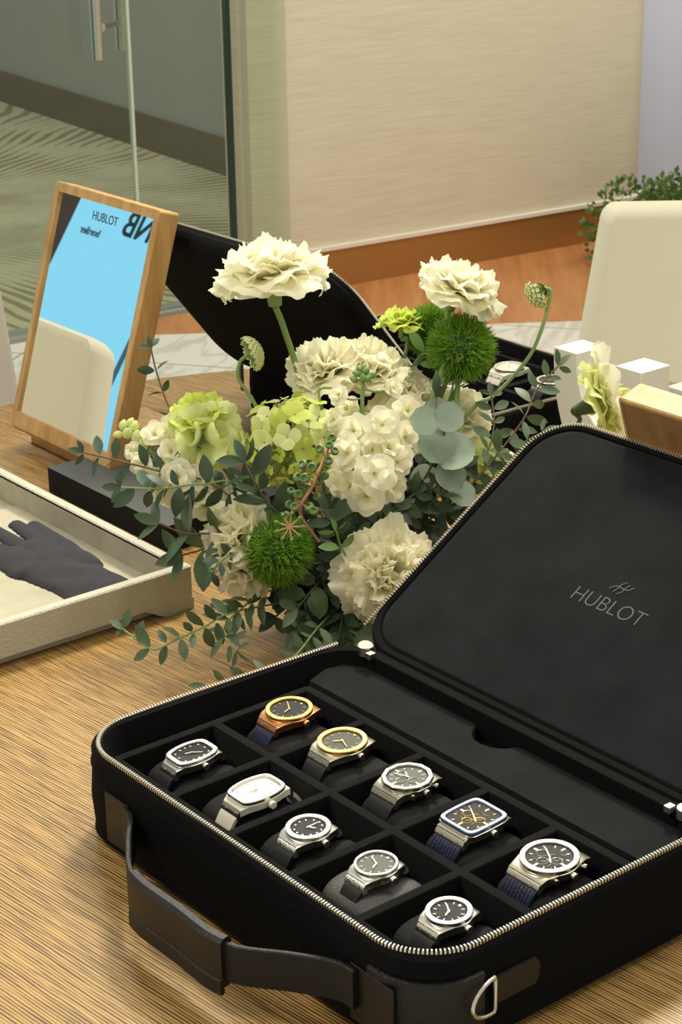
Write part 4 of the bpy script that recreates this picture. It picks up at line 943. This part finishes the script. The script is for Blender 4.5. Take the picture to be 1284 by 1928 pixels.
# leafy sprigs
def leaf(mb, p, d, nrm_, L, W, bend=.15, tipw=.5):
    d = d / np.linalg.norm(d); s = np.cross(nrm_, d); s /= np.linalg.norm(s) + 1e-9; n_ = np.cross(d, s); V = []; nv = 6
    for k in range(nv + 1):
        f = k / nv; w_ = W * math.sin(PI * min(1, f * .96 + .04)) ** .8 if tipw == .5 else W * (1 - (2 * f - 1) ** 2) ** .5
        c = p + d * L * f + n_ * (-bend * L * f * f)
        V += [c - s * w_ * .5 + n_ * w_ * .10, c, c + s * w_ * .5 + n_ * w_ * .10]
    F = []
    for k in range(nv): F += [(3 * k, 3 * k + 1, 3 * k + 4, 3 * k + 3), (3 * k + 1, 3 * k + 2, 3 * k + 5, 3 * k + 4)]
    mb.add(V, F)
def sprig(label, pts, L=.024, W=.0115, step=.013, m=M_leaf, seed=1, ms=M_brown, tobowl=True, r=.0010, start=0.0, name='eucalyptus_sprig', group=None, facing=.75, world=False, roundl=False, stop=1.0):
    A = [np.array(q) if world else at(*q) for q in pts]; base = A[0]; t = thing(name, label, 'foliage', tuple(base), group=group); r_ = np.random.RandomState(seed)
    P = smooth_curve(A, 30); PP = smooth_curve(A + ([inbowl()] if tobowl else []), 40)
    sm = MB(); tube(sm, PP - base, r, 6); sm.build('stem', ms, t)
    Q = resample(P, step); T, U, Wd = frames(Q); mb = MB(); zc = 0
    for i, q in enumerate(Q):
        f = i / max(1, len(Q) - 1)
        if f < start or f > stop: continue
        for sg in (-1, 1):
            if r_.uniform() < .1: continue
            side = np.cross(T[i], VIEW); side /= np.linalg.norm(side) + 1e-9
            tilt = r_.uniform(-.7, .7); dd = -T[i] * r_.uniform(.15, .8) + sg * side * r_.uniform(.6, 1) + VIEW * tilt * .7
            nn = VIEW * facing + r_.normal(size=3) * .45 + np.array([0, 0, .3]); nn /= np.linalg.norm(nn)
            k = r_.uniform(.7, 1.15) * (1 if f > .1 else .75)
            leaf(mb, q - base + dd / np.linalg.norm(dd) * .002, dd, nn, L * k, W * k, r_.uniform(-.05, .3), 1 if roundl else .5)
    dd = -T[0]; leaf(mb, Q[0] - base, dd, VIEW + r_.normal(size=3) * .3, L * .8, W * .7)
    mb.build('leaves', m, t)
    return t
sprig('thin eucalyptus sprig rising against the mirror frame, upper left', [(284, 655, -.02), (296, 705, -.02), (318, 765, -.02), (352, 815, -.02)], .017, .0085, .022, M_leafd, 41, stop=.8)
sprig('eucalyptus sprig reaching furthest left over the black box and mirror foot', [(158, 852, -.06), (225, 868, -.06), (310, 890, -.06), (420, 925, -.05)], .023, .011, .015, M_leafd, 42)
sprig('eucalyptus sprig running level to the left across the white stock', [(228, 918, -.09), (300, 920, -.09), (380, 912, -.09), (470, 925, -.07)], .026, .013, .014, M_leafd, 43, M_stem)
sprig('long-leaved sprig hanging over the beige tray corner', [(300, 985, -.08), (345, 1003, -.08), (395, 1005, -.08), (470, 1010, -.06)], .036, .017, .026, M_leaf, 44)
sprig('broad grey-green sprig just right of the tray corner', [(345, 1045, -.07), (390, 1030, -.07), (450, 990, -.05)], .040, .020, .02, M_leaf, 45)
sprig('leafy sprig lying on the table in front of the tray', [(232, 1185, -.16), (285, 1222, -.17), (330, 1205, -.16), (385, 1180, -.13), (450, 1150, -.09)], .023, .011, .017, M_leaf, 46, M_stem)
sprig('drooping narrow-leaved sprig above the table left of the case', [(445, 1225, -.13), (420, 1190, -.11), (450, 1150, -.09), (520, 1110, -.05)], .026, .0085, .012, M_leaf, 47, M_stem)
sprig('thin sprig trailing along the zip at the back of the foreground case', [(385, 1290, -.205), (440, 1288, -.20), (500, 1270, -.185), (555, 1235, -.16), (600, 1180, -.10)], .020, .0085, .020, M_leaf, 48, M_stem)
sprig('dark broad leaves in front of the hydrangea', [(462, 870, -.11), (478, 905, -.11), (500, 940, -.10), (540, 985, -.08)], .033, .016, .014, M_leafd, 49)
sprig('airy sprig standing right of the green balls in front of the far case', [(1050, 690, .02), (1010, 735, .02), (985, 790, .01), (925, 870, .0), (880, 920, .0)], .024, .011, .016, M_leaf, 50)
sprig('sprig whose leaves overlap the lid corner', [(1020, 815, .0), (985, 835, .0), (960, 870, .0), (905, 920, .0)], .024, .010, .017, M_leaf, 51)
sprig('upright sprig between the silver leaves and the lid', [(925, 745, .03), (930, 800, .02), (915, 860, .01), (880, 920, .0)], .022, .010, .014, M_leaf, 52)
sprig('small bright green sprig tip at the centre of the lower leaves', [(633, 1000, -.12), (640, 1025, -.11), (650, 1060, -.09)], .020, .0095, .022, M_leafl, 53, M_stem)
sprig('dark sprig behind the bright green tip', [(615, 960, -.09), (632, 1000, -.09), (650, 1060, -.07), (660, 1110, -.05)], .028, .014, .014, M_leafd, 54)
sprig('sprig curling down beside the low left carnation', [(398, 1078, -.10), (425, 1050, -.10), (470, 1040, -.07)], .018, .009, .014, M_leafd, 55, M_stem)
sprig('green lance leaves below the upper bristly balls', [(775, 690, .04), (800, 665, .04), (830, 700, .04), (842, 760, .04)], .026, .010, .02, M_leafl, 56, M_stem)
sprig('sprig drooping beside the stock flowers on the right', [(845, 905, -.04), (830, 930, -.05), (800, 960, -.04), (770, 1010, -.03)], .024, .011, .011, M_leafd, 57)
# round silver leaves
def silver():
    c = at(822, 790, -.07); t = thing('silver_dollar_eucalyptus', 'round silver-grey leaves right of centre', 'foliage', tuple(c)); 
    for (px, py, d, s, dx, dy, fx, fy) in [(800, 792, -.075, .032, -.7, .1, -.2, .15), (846, 785, -.075, .033, .7, .25, .25, .1), (823, 770, -.05, .026, 0, 1, 0, .4), (822, 836, -.06, .044, .3, -.6, .1, .5), (855, 850, -.055, .046, .8, .3, -.2, .4), (848, 895, -.05, .036, .6, -.6, .2, .3), (800, 900, -.04, .032, -.5, -.4, -.3, .3), (870, 930, -.03, .032, .7, -.3, .2, .5)]:
        mb = MB(); dd = direction(dx, dy, .1); nn = direction(fx, fy, 1); p = at(px, py, d) - dd * s * .5 - c; leaf(mb, p, dd, nn, s, s * .95, .12, 1); mb.build('leaf', M_leafs, t)
    sm = MB(); tube(sm, smooth_curve([at(822, 745, -.05) - c, at(822, 790, -.06) - c, at(826, 850, -.05) - c, inbowl() - c], 20), .0014, 6); sm.build('stem', M_brown, t)
    mb = MB(); q = at(822, 730, -.055) - c; tube(mb, [q + UP * .018, q + UP * .010, q, q - UP * .010], [.0005, .0042, .0046, .0008], 10); mb.build('bud', M_leafd, t)
silver()
# seed capsules
def seeds():
    c = at(590, 890, -.12); t = thing('seeded_eucalyptus', 'pinkish twig of round green seed capsules in front of the hydrangea', 'foliage', tuple(c)); sm = MB(); P = smooth_curve([at(628, 815, -.11), at(612, 860, -.12), at(588, 915, -.13), at(565, 965, -.12), at(600, 1020, -.09)], 24)
    tube(sm, P - c, .0018, 8); cap = MB(); r_ = np.random.RandomState(9)
    pts = [(620, 838), (602, 845), (588, 880), (580, 918), (562, 932), (618, 868), (548, 925), (560, 900), (600, 905), (545, 950), (625, 825), (583, 955), (570, 875), (540, 970), (612, 895), (630, 850), (597, 935), (555, 955), (575, 900), (590, 962)]
    for (px, py) in pts:
        q = at(px, py, -.135 + r_.uniform(-.005, .012)); n_ = direction(r_.uniform(-.6, .6), r_.uniform(-.2, .8), 1); s = r_.uniform(.0042, .0058)
        M = axisM(q - c, n_); tmp = MB(); lathe(tmp, [(.0008, -s), (s * .6, -s * .7), (s * .95, -.1 * s), (s * .98, .3 * s), (s * .72, .62 * s), (s * .55, .6 * s), (s * .5, .3 * s), (.0002, .25 * s)], 14, True)
        V = np.concatenate(tmp.v); cap = MB(); cap.add(V @ M[:3, :3].T + M[:3, 3], tmp.f); cap.build('seed_capsule', M_berry, t)
        j = np.linalg.norm(P - q, axis=1).argmin(); tube(sm, [P[j] - c, q - c - n_ * s], .0008, 5)
    sm.build('twig', M_pink, t)
    c = at(545, 992, -.155); t = thing('star_seed_head', 'small pinkish star-shaped seed head above the low bristly ball', 'foliage', tuple(c)); sm = MB(); tp = MB(); n_ = direction(0, .2, 1)
    for k in range(9):
        a = k * 2 * PI / 9; d = direction(math.cos(a), math.sin(a), .15); tube(sm, [np.zeros(3), d * .0125], [.0009, .0007], 6); tube(tp, [d * .011, d * .0135, d * .0165], [.0012, .0022, .0006], 8)
    tube(sm, smooth_curve([np.zeros(3), at(548, 990, -.12) - c, at(575, 1010, -.07) - c, inbowl() - c], 10), .0011, 6)
    sm.build('rays', M_pink, t); tp.build('tips', M_berry, t)
seeds()
# container and filler greens
t = thing('flower_container', 'low dark container hidden under the bouquet on the table', 'vase', (C0[0], C0[1], 0))
mb = MB(); lathe(mb, [(.001, 0), (.05, 0), (.056, .004), (.066, .068), (.062, .070), (.054, .02), (.001, .02)], 40, True); mb.build('bowl', M_bowl, t)
mb = MB(); lathe(mb, [(.001, .02), (.058, .02), (.061, .062), (.04, .085), (.001, .095)], 32, True); mb.build('foam', M_stemd, t)
k = 0
for px, py, d, sx in [(520, 1160, -.05, 0), (560, 1185, -.06, 0), (600, 1150, -.05, 1), (640, 1170, -.06, 1), (500, 1110, -.04, 0), (660, 1210, -.08, 1), (610, 1210, -.08, 0), (700, 1190, -.08, 0), (585, 1120, -.06, 0), (560, 1145, -.085, 1), (625, 1105, -.06, 0), (650, 1140, -.05, 0), (590, 1215, -.09, 1), (675, 1160, -.06, 1), (540, 1100, -.05, 1), (690, 1225, -.09, 0), (640, 1190, -.08, 0)]:
    k += 1; s = rnd.uniform(-20, 20)
    sprig('dark green filler sprig under the bouquet just above the table', [(px, py, d), ((px + 640) / 2 + s, py - 45, d + .02), (640, 1060, .0)], .032, .017, .018, M_leafd if k % 2 else M_leaf, 70 + k, M_stemd, group='dark filler sprigs at the foot of the bouquet', roundl=bool(sx))
k = 0
for px, py, d in [(450, 960, -.02), (600, 960, -.02), (760, 950, -.02), (800, 880, -.01), (840, 960, -.01), (560, 930, 0), (700, 985, -.05), (480, 960, -.03), (790, 1000, -.03), (870, 880, .0), (640, 960, -.05), (560, 1010, -.04), (420, 940, -.03), (610, 1060, -.07), (670, 1010, -.07), (750, 960, -.06), (780, 930, -.05), (820, 920, -.04), (840, 1000, -.02), (880, 930, -.01), (770, 975, -.05), (810, 860, -.02), (860, 960, .0)]:
    k += 1
    sprig('grey-green filler sprig showing between the flower heads', [(px, py, d), ((px + 640) / 2, (py + 1040) / 2, d), (640, 1070, .0)], .028, .014, .014, M_leafd, 90 + k, M_stemd, group='filler sprigs between the flower heads')
